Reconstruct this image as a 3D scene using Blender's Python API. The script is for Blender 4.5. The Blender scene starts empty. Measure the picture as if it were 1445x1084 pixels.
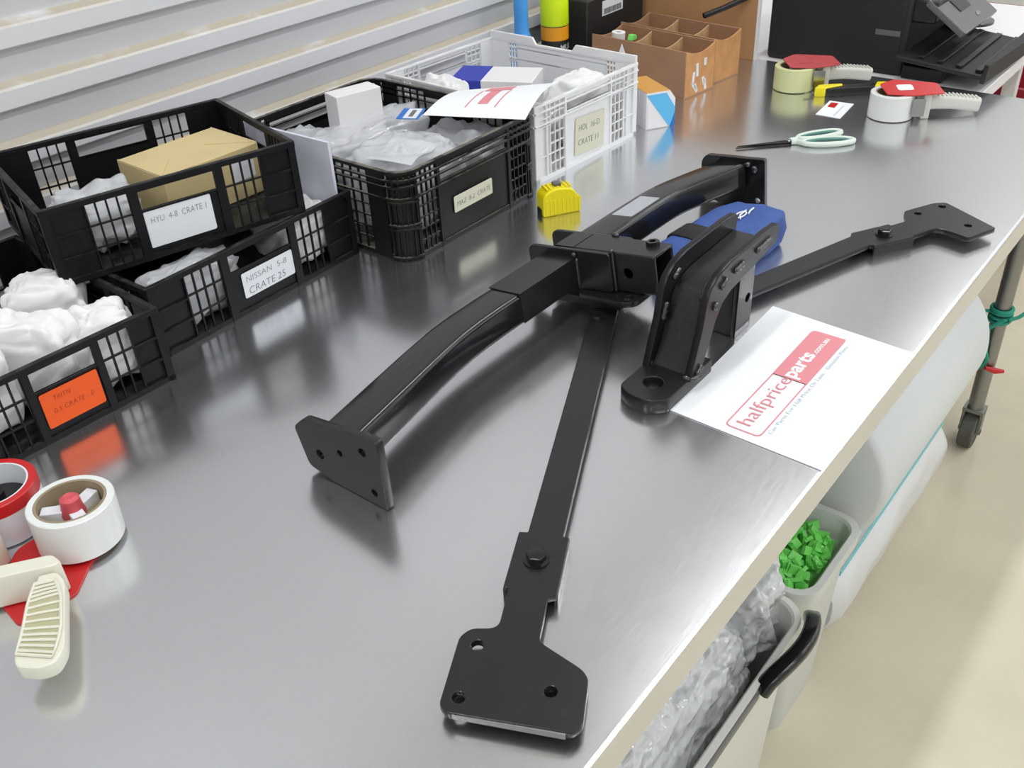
import bpy, bmesh, math, random
from mathutils import Vector, Matrix, noise, Euler

sc = bpy.context.scene
COL = sc.collection
T = 0.70                      # height of the bench top above the floor
PI = math.pi

# ------------------------------------------------------------------ camera
cam_d = bpy.data.cameras.new('camera')
cam_d.sensor_fit = 'HORIZONTAL'
cam_d.sensor_width = 36.0
cam_d.lens = 1362.06 / 1445 * 36.0
cam_d.clip_start = 0.02
cam = bpy.data.objects.new('camera', cam_d)
COL.objects.link(cam)
RT = Vector((0.6166, -0.7859, -0.0463))   # image right
DN = Vector((-0.4653, -0.3165, -0.8266))  # image down
RT.normalize(); DN = (DN - DN.dot(RT) * RT).normalized()
FW = RT.cross(DN)
m = Matrix.Identity(4)
for i in range(3):
    m[i][0] = RT[i]; m[i][1] = -DN[i]; m[i][2] = -FW[i]
m[0][3], m[1][3], m[2][3] = 0.0, 0.0, 0.70 + T
cam.matrix_world = m
sc.camera = cam

# ------------------------------------------------------------------ world, exposure
w = bpy.data.worlds.new('world'); sc.world = w
w.use_nodes = True
w.node_tree.nodes['Background'].inputs[0].default_value = (0.80, 0.85, 0.92, 1)
w.node_tree.nodes['Background'].inputs[1].default_value = 6.0
sc.view_settings.view_transform = 'Standard'
sc.view_settings.look = 'None'
sc.view_settings.gamma = 1.0
sc.view_settings.use_curve_mapping = False
sc.view_settings.exposure = -1.5
LAMP_POWER = 37.0

# ------------------------------------------------------------------ materials
def lin(c):
    o = []
    for v in c[:3]:
        v = v / 255.0
        o.append(v / 12.92 if v <= 0.04045 else ((v + 0.055) / 1.055) ** 2.4)
    return (o[0], o[1], o[2], 1.0)

def mat(name, rgb, rough=0.5, metal=0.0, spec=0.5, var=0.0, vscale=20.0, vstretch=(1, 1, 1), bump=0.0, bscale=60.0,
        trans=0.0, alpha=1.0, rvar=0.0, coat=0.0, sss=0.0):
    mt = bpy.data.materials.new(name)
    mt.use_nodes = True
    nt = mt.node_tree; b = nt.nodes['Principled BSDF']
    c = lin(rgb)
    b.inputs['Base Color'].default_value = c
    b.inputs['Roughness'].default_value = rough
    b.inputs['Metallic'].default_value = metal
    b.inputs['Specular IOR Level'].default_value = spec
    b.inputs['Transmission Weight'].default_value = trans
    b.inputs['Alpha'].default_value = alpha
    b.inputs['Coat Weight'].default_value = coat
    if var > 0 or bump > 0 or rvar > 0:
        tc = nt.nodes.new('ShaderNodeTexCoord')
        mp = nt.nodes.new('ShaderNodeMapping')
        mp.inputs['Scale'].default_value = vstretch
        nt.links.new(tc.outputs['Object'], mp.inputs['Vector'])
    if var > 0 or rvar > 0:
        n = nt.nodes.new('ShaderNodeTexNoise')
        n.inputs['Scale'].default_value = vscale
        n.inputs['Detail'].default_value = 5
        nt.links.new(mp.outputs['Vector'], n.inputs['Vector'])
        if var > 0:
            r = nt.nodes.new('ShaderNodeValToRGB')
            r.color_ramp.elements[0].position = 0.3
            r.color_ramp.elements[1].position = 0.7
            r.color_ramp.elements[0].color = tuple(max(0, v * (1 - var)) for v in c[:3]) + (1,)
            r.color_ramp.elements[1].color = tuple(min(1, v * (1 + var)) for v in c[:3]) + (1,)
            nt.links.new(n.outputs['Fac'], r.inputs['Fac'])
            nt.links.new(r.outputs['Color'], b.inputs['Base Color'])
        if rvar > 0:
            mr = nt.nodes.new('ShaderNodeMapRange')
            mr.inputs['From Min'].default_value = 0.3; mr.inputs['From Max'].default_value = 0.7
            mr.inputs['To Min'].default_value = max(0.02, rough - rvar); mr.inputs['To Max'].default_value = rough + rvar
            nt.links.new(n.outputs['Fac'], mr.inputs['Value'])
            nt.links.new(mr.outputs['Result'], b.inputs['Roughness'])
    if bump > 0:
        n2 = nt.nodes.new('ShaderNodeTexNoise')
        n2.inputs['Scale'].default_value = bscale
        n2.inputs['Detail'].default_value = 4
        nt.links.new(mp.outputs['Vector'], n2.inputs['Vector'])
        bp = nt.nodes.new('ShaderNodeBump')
        bp.inputs['Strength'].default_value = bump
        bp.inputs['Distance'].default_value = 0.002
        nt.links.new(n2.outputs['Fac'], bp.inputs['Height'])
        nt.links.new(bp.outputs['Normal'], b.inputs['Normal'])
    return mt

def dusty(mt, rgb, amount=0.8, scale=40.0, low=0.35):
    """dust that has settled on the upward faces of a material"""
    nt = mt.node_tree; b = nt.nodes['Principled BSDF']
    g = nt.nodes.new('ShaderNodeNewGeometry')
    sx = nt.nodes.new('ShaderNodeSeparateXYZ')
    nt.links.new(g.outputs['True Normal'], sx.inputs[0])
    mr = nt.nodes.new('ShaderNodeMapRange')
    mr.inputs['From Min'].default_value = 0.45; mr.inputs['From Max'].default_value = 0.8
    nt.links.new(sx.outputs['Z'], mr.inputs['Value'])
    n = nt.nodes.new('ShaderNodeTexNoise'); n.inputs['Scale'].default_value = scale; n.inputs['Detail'].default_value = 6
    tc = nt.nodes.new('ShaderNodeTexCoord'); nt.links.new(tc.outputs['Object'], n.inputs['Vector'])
    m2 = nt.nodes.new('ShaderNodeMapRange')
    m2.inputs['From Min'].default_value = low; m2.inputs['From Max'].default_value = low + 0.2
    m2.inputs['To Max'].default_value = amount
    nt.links.new(n.outputs['Fac'], m2.inputs['Value'])
    mu = nt.nodes.new('ShaderNodeMath'); mu.operation = 'MULTIPLY'
    nt.links.new(mr.outputs[0], mu.inputs[0]); nt.links.new(m2.outputs[0], mu.inputs[1])
    mx = nt.nodes.new('ShaderNodeMix'); mx.data_type = 'RGBA'
    ic = b.inputs['Base Color']
    if ic.is_linked:
        nt.links.new(ic.links[0].from_socket, mx.inputs['A'])
    else:
        mx.inputs['A'].default_value = ic.default_value
    mx.inputs['B'].default_value = lin(rgb)
    nt.links.new(mu.outputs[0], mx.inputs['Factor'])
    nt.links.new(mx.outputs['Result'], ic)
    return mt

MT = {}
MT['steel'] = mat('brushed_steel', (226, 227, 230), 0.2, 0.96, var=0.02, vscale=30, vstretch=(1, 26, 1), rvar=0.02)
MT['steel_edge'] = mat('steel_tube', (150, 150, 148), 0.35, 1.0)
MT['galv'] = mat('galvanised_steel', (140, 142, 138), 0.45, 0.8, var=0.1)
MT['black_coat'] = mat('black_powder_coat', (30, 30, 33), 0.26, 0.0, 0.5, bump=0.03, bscale=420, var=0.15, vscale=60)
MT['black_gloss'] = mat('black_gloss_paint', (22, 22, 25), 0.14, 0.0, 0.6, bump=0.08, bscale=200)
MT['black_satin'] = mat('black_satin_paint', (24, 24, 27), 0.3, 0.0, 0.3)
MT['arm_paint'] = mat('glossy_black_paint', (26, 26, 29), 0.13, 0.0, 0.6)
MT['weld'] = mat('painted_weld_bead', (46, 47, 50), 0.12, 0.0, 1.0, bump=0.3, bscale=250)  # bead colour lightened above the black paint to suggest glints
MT['bright'] = mat('bright_zinc', (170, 170, 170), 0.25, 1.0)
MT['crate_black'] = dusty(mat('black_crate_plastic', (20, 20, 23), 0.42, 0, 0.22, var=0.15, vscale=30), (70, 67, 62), 0.6, 50, 0.42)
MT['crate_mid'] = dusty(mat('black_crate_plastic_ribbed', (23, 23, 25), 0.42, 0, 0.25, var=0.15, vscale=30), (120, 114, 102), 0.85, 50, 0.33)
MT['crate_white'] = dusty(mat('white_crate_plastic', (232, 233, 235), 0.4, 0, 0.5), (196, 186, 160), 0.55, 40, 0.42)
MT['paper'] = mat('white_paper', (238, 240, 244), 0.6, 0, 0.3, bump=0.03, bscale=30)
MT['label_cream'] = mat('cream_label', (214, 212, 192), 0.6)
MT['label_white'] = mat('white_label', (226, 228, 234), 0.5)
MT['label_orange'] = mat('orange_label', (240, 90, 18), 0.6)
MT['ink'] = mat('marker_ink', (112, 114, 122), 0.6)
MT['ink_dark'] = mat('dark_marker_ink', (120, 50, 20), 0.6)
MT['red_print'] = mat('red_print', (222, 138, 146), 0.6)
MT['grey_print'] = mat('grey_print', (200, 210, 220), 0.6)
MT['carton'] = mat('kraft_card', (208, 188, 140), 0.7, var=0.06, vscale=12)
MT['bin_card'] = mat('brown_corrugated_card', (166, 126, 96), 0.75, var=0.08, vscale=15)
MT['bin_edge'] = mat('card_cut_edge', (196, 160, 118), 0.8, var=0.15, vscale=80)
MT['bin_front'] = mat('orange_brown_card', (200, 146, 94), 0.7, var=0.14, vscale=30)
MT['board'] = mat('brown_board', (186, 140, 96), 0.7, var=0.06, vscale=8)
MT['foam'] = mat('white_foam', (232, 232, 232), 0.85, bump=0.15, bscale=25)
MT['plastic_bag'] = mat('clear_plastic_bag', (236, 238, 242), 0.10, 0, 0.9, alpha=0.5, bump=1.0, bscale=45)
MT['parts_grey'] = mat('grey_metal_parts', (160, 161, 164), 0.45, 0.3, var=0.35, vscale=30)
MT['fluted'] = mat('fluted_white_plastic', (214, 216, 230), 0.35, 0, 0.5)
MT['white_box'] = mat('white_card', (232, 230, 232), 0.55)
MT['yellow'] = mat('yellow_plastic', (238, 220, 10), 0.35)
MT['neon'] = mat('fluorescent_yellow_plastic', (214, 240, 12), 0.35)
MT['amber'] = mat('orange_can_print', (226, 150, 20), 0.35)
MT['black_plastic'] = mat('black_plastic', (20, 20, 22), 0.4)
MT['printer'] = mat('matt_black_housing', (26, 26, 28), 0.55, bump=0.1, bscale=300)
MT['grey_panel'] = mat('grey_panel_plastic', (98, 98, 102), 0.3)
MT['screen'] = mat('dark_glass_screen', (14, 15, 18), 0.08)
MT['blue_bottle'] = mat('blue_plastic', (70, 150, 225), 0.35)
MT['light_blue'] = mat('light_blue_print', (96, 186, 236), 0.45)
MT['mid_blue'] = mat('blue_print', (34, 110, 196), 0.45)
MT['orange_card'] = mat('ochre_card', (206, 150, 72), 0.6)
MT['royal_blue'] = mat('royal_blue_card', (44, 58, 172), 0.5)
MT['pouch'] = mat('blue_pouch_fabric', (52, 82, 150), 0.7, var=0.1, vscale=40, bump=0.2, bscale=300)
MT['strap'] = mat('black_webbing', (26, 25, 25), 0.8, bump=0.3, bscale=300)
MT['white_print'] = mat('white_print', (235, 235, 240), 0.6)
MT['tape_cream'] = mat('cream_tape_roll', (212, 216, 162), 0.28)
MT['tape_white'] = mat('white_tape_roll', (226, 228, 226), 0.25)
MT['tape_core'] = mat('card_core', (150, 136, 112), 0.8)
MT['red'] = mat('red_enamel', (196, 32, 34), 0.3)
MT['red_soft'] = mat('worn_red_enamel', (176, 66, 70), 0.45, var=0.1, vscale=50)
MT['ivory'] = mat('ivory_plastic', (222, 220, 204), 0.4)
MT['rib'] = mat('ivory_rib_recess', (180, 176, 142), 0.5)
MT['handle_grey'] = mat('pale_grey_plastic', (206, 208, 200), 0.45)
MT['sc_white'] = mat('scissor_white', (214, 224, 214), 0.4)
MT['sc_teal'] = mat('scissor_teal_rubber', (94, 140, 130), 0.6)
MT['blade'] = mat('dark_blade_steel', (70, 68, 68), 0.3, 0.9)
MT['white_top'] = mat('white_laminate', (236, 234, 236), 0.35)
MT['red_fabric'] = mat('dark_red_plastic', (150, 26, 44), 0.5)
MT['twine'] = mat('teal_twine', (40, 150, 128), 0.7)
MT['tub'] = mat('frosted_tub_plastic', (226, 228, 224), 0.35, 0, 0.5, alpha=0.8)
MT['tub_white'] = mat('white_tub_plastic', (220, 220, 214), 0.4)
MT['green'] = mat('green_pieces', (124, 222, 104), 0.4)
MT['bubble'] = mat('bubble_wrap_film', (232, 234, 236), 0.08, 0, 0.9, alpha=0.8, bump=1.0, bscale=90)
nt = MT['bubble'].node_tree
vo = nt.nodes.new('ShaderNodeTexVoronoi'); vo.feature = 'SMOOTH_F1'; vo.inputs['Scale'].default_value = 75
tc_ = nt.nodes.new('ShaderNodeTexCoord'); nt.links.new(tc_.outputs['Object'], vo.inputs['Vector'])
bp2 = nt.nodes.new('ShaderNodeBump'); bp2.inputs['Strength'].default_value = 1.0; bp2.inputs['Distance'].default_value = 0.006; bp2.invert = True
nt.links.new(vo.outputs['Distance'], bp2.inputs['Height']); nt.links.new(bp2.outputs['Normal'], nt.nodes['Principled BSDF'].inputs['Normal'])
MT['foam_roll'] = mat('foam_roll_sheet', (214, 218, 220), 0.5, 0, 0.4, bump=0.1, bscale=20)
MT['film_roll'] = mat('plastic_film_wrap', (216, 217, 220), 0.28, 0, 0.6, bump=0.25, bscale=12)
MT['teal_line'] = mat('teal_seam', (120, 196, 206), 0.5)
MT['rubber'] = mat('grey_rubber', (84, 82, 78), 0.7, var=0.2, vscale=40)
MT['wall_sheet'] = dusty(mat('grey_painted_sheet', (216, 217, 222), 0.36, 0, 0.5, var=0.02, vscale=3), (182, 168, 142), 0.8, 14, 0.24)
MT['floor'] = mat('grey_beige_concrete', (204, 196, 174), 0.5, 0, 0.4, var=0.07, vscale=5, rvar=0.06, bump=0.04, bscale=30)
MT['room'] = mat('pale_painted_wall', (226, 226, 224), 0.7)
MT['ceil'] = mat('white_ceiling', (232, 232, 230), 0.8)
MT['silver'] = mat('silver_sticker', (188, 190, 198), 0.4, 0.3, var=0.05, vscale=120)
MT['knob'] = mat('pink_red_knob', (206, 84, 92), 0.4)
em = bpy.data.materials.new('tube_glow'); em.use_nodes = True
em.node_tree.nodes['Principled BSDF'].inputs['Emission Color'].default_value = (1, 1, 1, 1)
em.node_tree.nodes['Principled BSDF'].inputs['Emission Strength'].default_value = 4.0
MT['glow'] = em

# ------------------------------------------------------------------ mesh helpers
def tag(o, label=None, cat=None, group=None, kind=None):
    if label: o['label'] = label
    if cat: o['category'] = cat
    if group: o['group'] = group
    if kind: o['kind'] = kind
    return o

def empty(name, loc, rz=0.0):
    o = bpy.data.objects.new(name, None)
    o.empty_display_size = 0.02
    COL.objects.link(o)
    o.location = loc; o.rotation_euler = (0, 0, rz)
    return o

def thing(name, label, cat, loc=(0, 0, 0), rz=0.0, group=None):
    return tag(empty(name, (loc[0], loc[1], loc[2] + T), rz), label, cat, group)

def finish(me, name, m_, parent, bevel=0.0, smooth=True, M=None, seg=2, angle=35):
    if M is not None:
        me.transform(M)
    bm = bmesh.new(); bm.from_mesh(me)
    bmesh.ops.recalc_face_normals(bm, faces=bm.faces)
    bm.to_mesh(me); bm.free()
    me.materials.clear()
    me.materials.append(MT[m_] if isinstance(m_, str) else m_)
    if smooth:
        me.polygons.foreach_set('use_smooth', [True] * len(me.polygons))
        me.set_sharp_from_angle(angle=math.radians(angle))
    o = bpy.data.objects.new(name, me)
    COL.objects.link(o)
    if parent is not None:
        o.parent = parent
    if bevel > 0:
        md = o.modifiers.new('bevel', 'BEVEL')
        md.width = bevel; md.segments = seg; md.limit_method = 'ANGLE'; md.angle_limit = math.radians(40)
        md.harden_normals = False
    return o

class G:
    def __init__(s):
        s.v = []; s.f = []
    def add(s, vs, fs):
        b = len(s.v)
        s.v += [tuple(p) for p in vs]
        s.f += [tuple(i + b for i in q) for q in fs]
        return s
    def box(s, x0, x1, y0, y1, z0, z1, M=None):
        vs = [Vector(p) for p in ((x0, y0, z0), (x1, y0, z0), (x1, y1, z0), (x0, y1, z0), (x0, y0, z1), (x1, y0, z1), (x1, y1, z1), (x0, y1, z1))]
        if M is not None: vs = [M @ p for p in vs]
        return s.add(vs, [(0, 3, 2, 1), (4, 5, 6, 7), (0, 1, 5, 4), (1, 2, 6, 5), (2, 3, 7, 6), (3, 0, 4, 7)])
    def prism(s, pts, a0, a1, axis='z', M=None):
        n = len(pts)
        def P(p, a):
            if axis == 'z': return Vector((p[0], p[1], a))
            if axis == 'y': return Vector((p[0], a, p[1]))
            return Vector((a, p[0], p[1]))
        vs = [P(p, a0) for p in pts] + [P(p, a1) for p in pts]
        if M is not None: vs = [M @ q for q in vs]
        fs = [tuple(range(n)), tuple(range(n, 2 * n))] + [(i, (i + 1) % n, n + (i + 1) % n, n + i) for i in range(n)]
        return s.add(vs, fs)
    def loft(s, loops, cap0=True, cap1=True):
        n = len(loops[0]); b = []
        vs = []; fs = []
        for l in loops: vs += list(l)
        for k in range(len(loops) - 1):
            for i in range(n):
                j = (i + 1) % n
                fs.append((k * n + i, k * n + j, (k + 1) * n + j, (k + 1) * n + i))
        if cap0: fs.append(tuple(range(n)))
        if cap1: fs.append(tuple(range((len(loops) - 1) * n, len(loops) * n)))
        return s.add(vs, fs)
    def cyl(s, p0, p1, r0, r1=None, n=24):
        p0 = Vector(p0); p1 = Vector(p1); r1 = r0 if r1 is None else r1
        d = (p1 - p0).normalized()
        a = d.orthogonal().normalized(); b = d.cross(a)
        L = lambda p, r: [p + r * (math.cos(2 * PI * i / n) * a + math.sin(2 * PI * i / n) * b) for i in range(n)]
        return s.loft([L(p0, r0), L(p1, r1)])
    def lathe(s, prof, n=32, c=(0, 0, 0), closed=False, M=None):
        """prof: list of (r, z); closed joins the last ring to the first"""
        loops = []
        for r, z in prof:
            l = [Vector((c[0] + r * math.cos(2 * PI * i / n), c[1] + r * math.sin(2 * PI * i / n), c[2] + z)) for i in range(n)]
            if M is not None: l = [M @ q for q in l]
            loops.append(l)
        if closed:
            loops.append(loops[0])
        return s.loft(loops, not closed, not closed)
    def tube(s, path, r, n=8):
        path = [Vector(p) for p in path]
        loops = []; a = None
        for i, p in enumerate(path):
            d = (path[min(i + 1, len(path) - 1)] - path[max(i - 1, 0)]).normalized()
            if a is None: a = d.orthogonal().normalized()
            a = (a - a.dot(d) * d).normalized()
            b = d.cross(a)
            rr = r[i] if isinstance(r, (list, tuple)) else r
            loops.append([p + rr * (math.cos(2 * PI * k / n) * a + math.sin(2 * PI * k / n) * b) for k in range(n)])
        return s.loft(loops)
    def sweep(s, path, sec, up):
        """sec: 2d section (side, up) carried along a path"""
        path = [Vector(p) for p in path]; up = Vector(up)
        loops = []
        for i, p in enumerate(path):
            d = (path[min(i + 1, len(path) - 1)] - path[max(i - 1, 0)]).normalized()
            side = d.cross(up).normalized(); u = side.cross(d).normalized()
            loops.append([p + side * q[0] + u * q[1] for q in sec])
        return s.loft(loops)
    def build(s, name, m_, parent=None, bevel=0.0, smooth=True, M=None, seg=2, angle=35):
        me = bpy.data.meshes.new(name)
        me.from_pydata(s.v, [], s.f)
        return finish(me, name, m_, parent, bevel, smooth, M, seg, angle)

def rrect(w_, h_, r, n=4, cx=0.0, cy=0.0):
    pts = []
    for (sx, sy, a0) in ((1, 1, 0), (-1, 1, 90), (-1, -1, 180), (1, -1, 270)):
        for k in range(n + 1):
            a = math.radians(a0 + 90 * k / n)
            pts.append((cx + sx * (w_ / 2 - r) + r * math.cos(a), cy + sy * (h_ / 2 - r) + r * math.sin(a)))
    return pts

def fillet(pts, r, n=4):
    out = []; N = len(pts)
    rs = r if isinstance(r, (list, tuple)) else [r] * N
    for i in range(N):
        p0, p1, p2 = Vector(pts[i - 1]), Vector(pts[i]), Vector(pts[(i + 1) % N])
        rr = min(rs[i], (p0 - p1).length * 0.45, (p2 - p1).length * 0.45)
        if rr <= 1e-5:
            out.append(tuple(p1)); continue
        a = p1 + (p0 - p1).normalized() * rr; b = p1 + (p2 - p1).normalized() * rr
        for k in range(n + 1):
            t = k / n
            q = a * (1 - t) ** 2 + p1 * 2 * t * (1 - t) + b * t * t
            out.append((q.x, q.y))
    return out

def circle(c, r, n=20):
    return [(c[0] + r * math.cos(2 * PI * i / n), c[1] + r * math.sin(2 * PI * i / n)) for i in range(n)]

def plate(name, outline, holes, t, m_, parent, M=None, bevel=0.0008, z0=None):
    """flat plate with real holes: outline in xy, thickness t centred on z=0 (or resting on z0)"""
    cu = bpy.data.curves.new('tmp', 'CURVE')
    cu.dimensions = '2D'; cu.fill_mode = 'BOTH'
    cu.extrude = max(t / 2 - bevel, 1e-5); cu.bevel_depth = bevel; cu.bevel_resolution = 1
    if bevel > 0: cu.offset = -bevel
    for loop in [outline] + list(holes):
        sp = cu.splines.new('POLY'); sp.points.add(len(loop) - 1)
        for i, p in enumerate(loop): sp.points[i].co = (p[0], p[1], 0, 1)
        sp.use_cyclic_u = True
    ob = bpy.data.objects.new('tmp', cu); COL.objects.link(ob)
    dg = bpy.context.evaluated_depsgraph_get(); dg.update()
    me = bpy.data.meshes.new_from_object(ob.evaluated_get(dg))
    bpy.data.objects.remove(ob); bpy.data.curves.remove(cu)
    me.name = name
    if z0 is not None:
        me.transform(Matrix.Translation((0, 0, z0 + t / 2)))
    bm = bmesh.new(); bm.from_mesh(me); bmesh.ops.remove_doubles(bm, verts=bm.verts, dist=1e-6); bm.to_mesh(me); bm.free()
    o = finish(me, name, m_, parent, 0, True, M, angle=40)
    ax = (M.to_3x3() @ Vector((0, 0, 1))).normalized() if M is not None else Vector((0, 0, 1))
    cap = [abs(p.normal.dot(ax)) > 0.97 for p in me.polygons]
    ne = {}
    for p in me.polygons:
        for k in p.edge_keys:
            ne.setdefault(k, []).append(cap[p.index])
    for e in me.edges:
        c = ne.get(tuple(sorted(e.vertices)), [])
        if len(c) == 2 and c[0] != c[1]:
            e.use_edge_sharp = True
    for p in me.polygons:
        if cap[p.index]: p.use_smooth = False
    return o

def text(name, s, size, m_, parent, M, offset=0.0, align='LEFT', shear=0.0, sx=1.0, ext=0.00012, space=1.0):
    cu = bpy.data.curves.new('tmp', 'FONT')
    cu.body = s; cu.size = size; cu.extrude = ext; cu.offset = offset
    cu.align_x = align; cu.shear = shear; cu.resolution_u = 3; cu.space_character = space
    ob = bpy.data.objects.new('tmp', cu); COL.objects.link(ob)
    dg = bpy.context.evaluated_depsgraph_get(); dg.update()
    me = bpy.data.meshes.new_from_object(ob.evaluated_get(dg))
    bpy.data.objects.remove(ob); bpy.data.curves.remove(cu)
    me.name = name
    me.transform(Matrix.Diagonal((sx, 1, 1, 1)))
    return finish(me, name, m_, parent, 0, False, M)

def frame(o, ux, uy):
    """matrix from an origin and two axes (text / plate placement)"""
    ux = Vector(ux).normalized(); uy = Vector(uy); uy = (uy - uy.dot(ux) * ux).normalized(); uz = ux.cross(uy)
    M = Matrix.Identity(4)
    for i in range(3):
        M[i][0] = ux[i]; M[i][1] = uy[i]; M[i][2] = uz[i]; M[i][3] = o[i]
    return M

def blob(name, m_, parent, c, r, seed=0, amp=0.15, fq=2.0, p=0.7, nu=28, nv=16, rot=(0, 0, 0), flat=None, fine=0.0, ffq=60.0, ridge=0.0):
    """soft lump: a super-ellipsoid pushed in and out by noise; flat = lowest z it may reach"""
    R = Euler(rot).to_matrix()
    sg = lambda x, e: math.copysign(abs(x) ** e, x)
    vs = []; fs = []
    off = Vector((seed * 7.3, seed * 3.1, seed * 5.7))
    for j in range(nv + 1):
        ph = -PI / 2 + PI * j / nv
        for i in range(nu):
            th = 2 * PI * i / nu
            d = Vector((sg(math.cos(ph), p) * sg(math.cos(th), p), sg(math.cos(ph), p) * sg(math.sin(th), p), sg(math.sin(ph), p)))
            k = 1 + amp * noise.noise(d * fq + off) + 0.5 * amp * noise.noise(d * fq * 2.3 + off)
            if ridge: k -= ridge * (1 - min(1, 5 * abs(noise.noise(d * 1.7 + off * 1.3)))) + ridge * .5 * (1 - min(1, 5 * abs(noise.noise(d * 2.9 - off))))
            if fine: k += fine * noise.noise(Vector((d.x * r[0], d.y * r[1], d.z * r[2])) * ffq + off)
            q = R @ Vector((d.x * r[0] * k, d.y * r[1] * k, d.z * r[2] * k)) + Vector(c)
            if flat is not None: q.z = max(q.z, flat)
            vs.append(q)
    for j in range(nv):
        for i in range(nu):
            a = j * nu + i; b = j * nu + (i + 1) % nu
            fs.append((a, b, b + nu, a + nu))
    g = G(); g.add(vs, fs)
    o = g.build(name, m_, parent, angle=80)
    bm = bmesh.new(); bm.from_mesh(o.data); bmesh.ops.remove_doubles(bm, verts=bm.verts, dist=1e-5); bm.to_mesh(o.data); bm.free()
    return o

def sheet(name, m_, parent, fn, nu, nv, t=0.0006, M=None):
    """thin bent sheet: fn(u, v) -> point, given thickness"""
    vs = [Vector(fn(i / nu, j / nv)) for j in range(nv + 1) for i in range(nu + 1)]
    n = len(vs)
    lo = [q - Vector((0, 0, t)) for q in vs]
    fs = []
    W = nu + 1
    for j in range(nv):
        for i in range(nu):
            a = j * W + i
            fs.append((a, a + 1, a + 1 + W, a + W)); fs.append((n + a, n + a + W, n + a + 1 + W, n + a + 1))
    ring = [i for i in range(W)] + [j * W + nu for j in range(1, nv + 1)] + [nv * W + i for i in range(nu - 1, -1, -1)] + [j * W for j in range(nv - 1, 0, -1)]
    for k in range(len(ring)):
        a, b = ring[k], ring[(k + 1) % len(ring)]
        fs.append((a, b, n + b, n + a))
    g = G(); g.add(vs + lo, fs)
    return g.build(name, m_, parent, M=M, angle=50)

# ================================================================== THE SETTING
def struct(o):
    o['kind'] = 'structure'; return o

RX0, RX1, RY0, RY1, RH = -3.0, 5.6, -3.6, 1.5, 3.0
g = G(); g.box(RX0 - .1, RX1 + .1, RY0 - .1, RY1 + .2, -0.1, 0.0); struct(g.build('floor', 'floor', smooth=False))
g = G(); g.box(RX0 - .1, RX1 + .1, RY0 - .1, RY1 + .2, RH, RH + 0.1); struct(g.build('ceiling', 'ceil', smooth=False))
g = G(); g.box(RX0 - .1, RX0, RY0, RY1 + .1, 0, RH); struct(g.build('wall_near', 'room', smooth=False))
WY0, WY1, WZ0, WZ1 = -3.2, -0.5, 1.0, 2.7      # big unseen window, added in the far wall to bring in daylight
g = G(); g.box(RX1, RX1 + .1, RY0, WY0, 0, RH); g.box(RX1, RX1 + .1, WY1, RY1 + .1, 0, RH); g.box(RX1, RX1 + .1, WY0, WY1, 0, WZ0); g.box(RX1, RX1 + .1, WY0, WY1, WZ1, RH)
struct(g.build('wall_far', 'room', smooth=False))
wn = struct(empty('added_window_1', (RX1 + .03, (WY0 + WY1) / 2, WZ0)))
for yy in (WY0 + .02, (2 * WY0 + WY1) / 3, (WY0 + 2 * WY1) / 3, WY1 - .02):
    g = G(); g.box(-.02, .02, yy - .02 - (WY0 + WY1) / 2, yy + .02 - (WY0 + WY1) / 2, 0, WZ1 - WZ0); g.build('added_window_frame', 'white_top', wn)
for zz in (.02, WZ1 - WZ0 - .02):
    g = G(); g.box(-.02, .02, (WY0 - WY1) / 2, (WY1 - WY0) / 2, zz - .02, zz + .02); g.build('added_window_frame', 'white_top', wn)
g = G(); g.box(RX0, RX1, RY0 - .1, RY0, 0, RH); struct(g.build('wall_right', 'room', smooth=False))
# left wall: horizontally ribbed sheet (roller shutter), ribs every 85 mm, dusty ledges
prof = []
per = 0.085
z = T + 0.2074 - per * 11
while z < RH - 0.01:
    z0 = z
    if z0 > 0.0:
        # recess, slope out at the underside of the rib, rib face, ledge on top
        prof += [(1.528, z0 + 0.002), (1.5285, z0 + 0.046), (1.510, z0 + 0.0490), (1.508, z0 + 0.051), (1.508, z0 + 0.077), (1.511, z0 + 0.0805)]
    z += per
prof = [(1.528, 0.0)] + prof + [(1.528, RH)]
g = G()
vs = []; fs = []
for (y, zz) in prof: vs += [(RX0, y, zz), (RX1, y, zz)]
for k in range(len(prof) - 1): fs.append((2 * k, 2 * k + 1, 2 * k + 3, 2 * k + 2))
nb = len(vs); vs += [(RX0, 1.56, 0), (RX1, 1.56, 0), (RX1, 1.56, RH), (RX0, 1.56, RH)]
fs.append((nb, nb + 1, nb + 2, nb + 3))
g.add(vs, fs)
wl = struct(g.build('wall_left', 'wall_sheet', angle=12))

# ceiling battens: two rows of room lamps, a third added to brighten the ribbed wall
def batten(x, y, lab, rz=0.0):
    t = tag(empty('ceiling_batten_light', (x, y, RH - 0.075), rz), lab, 'ceiling light', 'ceiling batten lights')
    g = G(); g.box(-0.62, 0.62, -0.07, 0.07, 0.02, 0.075); g.build('housing', 'white_top', t, 0.004)
    for s in (-1, 1):
        g = G(); g.cyl((-0.6, s * 0.035, 0.005), (0.6, s * 0.035, 0.005), 0.013, n=12); g.build('tube', 'glow', t)
    ld = bpy.data.lights.new('batten_light', 'AREA'); ld.shape = 'RECTANGLE'; ld.size = 1.2; ld.size_y = 0.12
    ld.energy = LAMP_POWER; ld.color = (0.945, 0.975, 1.0)
    lo = bpy.data.objects.new('batten_light', ld); COL.objects.link(lo); lo.parent = t; lo.location = (0, 0, -0.012)
for bx_, dx_ in ((-1.6, 'nearest the near wall'), (0.4, 'over the near half of the bench'), (2.4, 'over the far bench end'), (4.4, 'nearest the far wall')):
    for by_, dy_ in ((-2.4, 'outer row'), (-0.8, 'middle row'), (0.75, 'row added to brighten the ribbed wall')):
        batten(bx_, by_, 'twin tube ceiling light, %s, %s' % (dy_, dx_))

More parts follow.
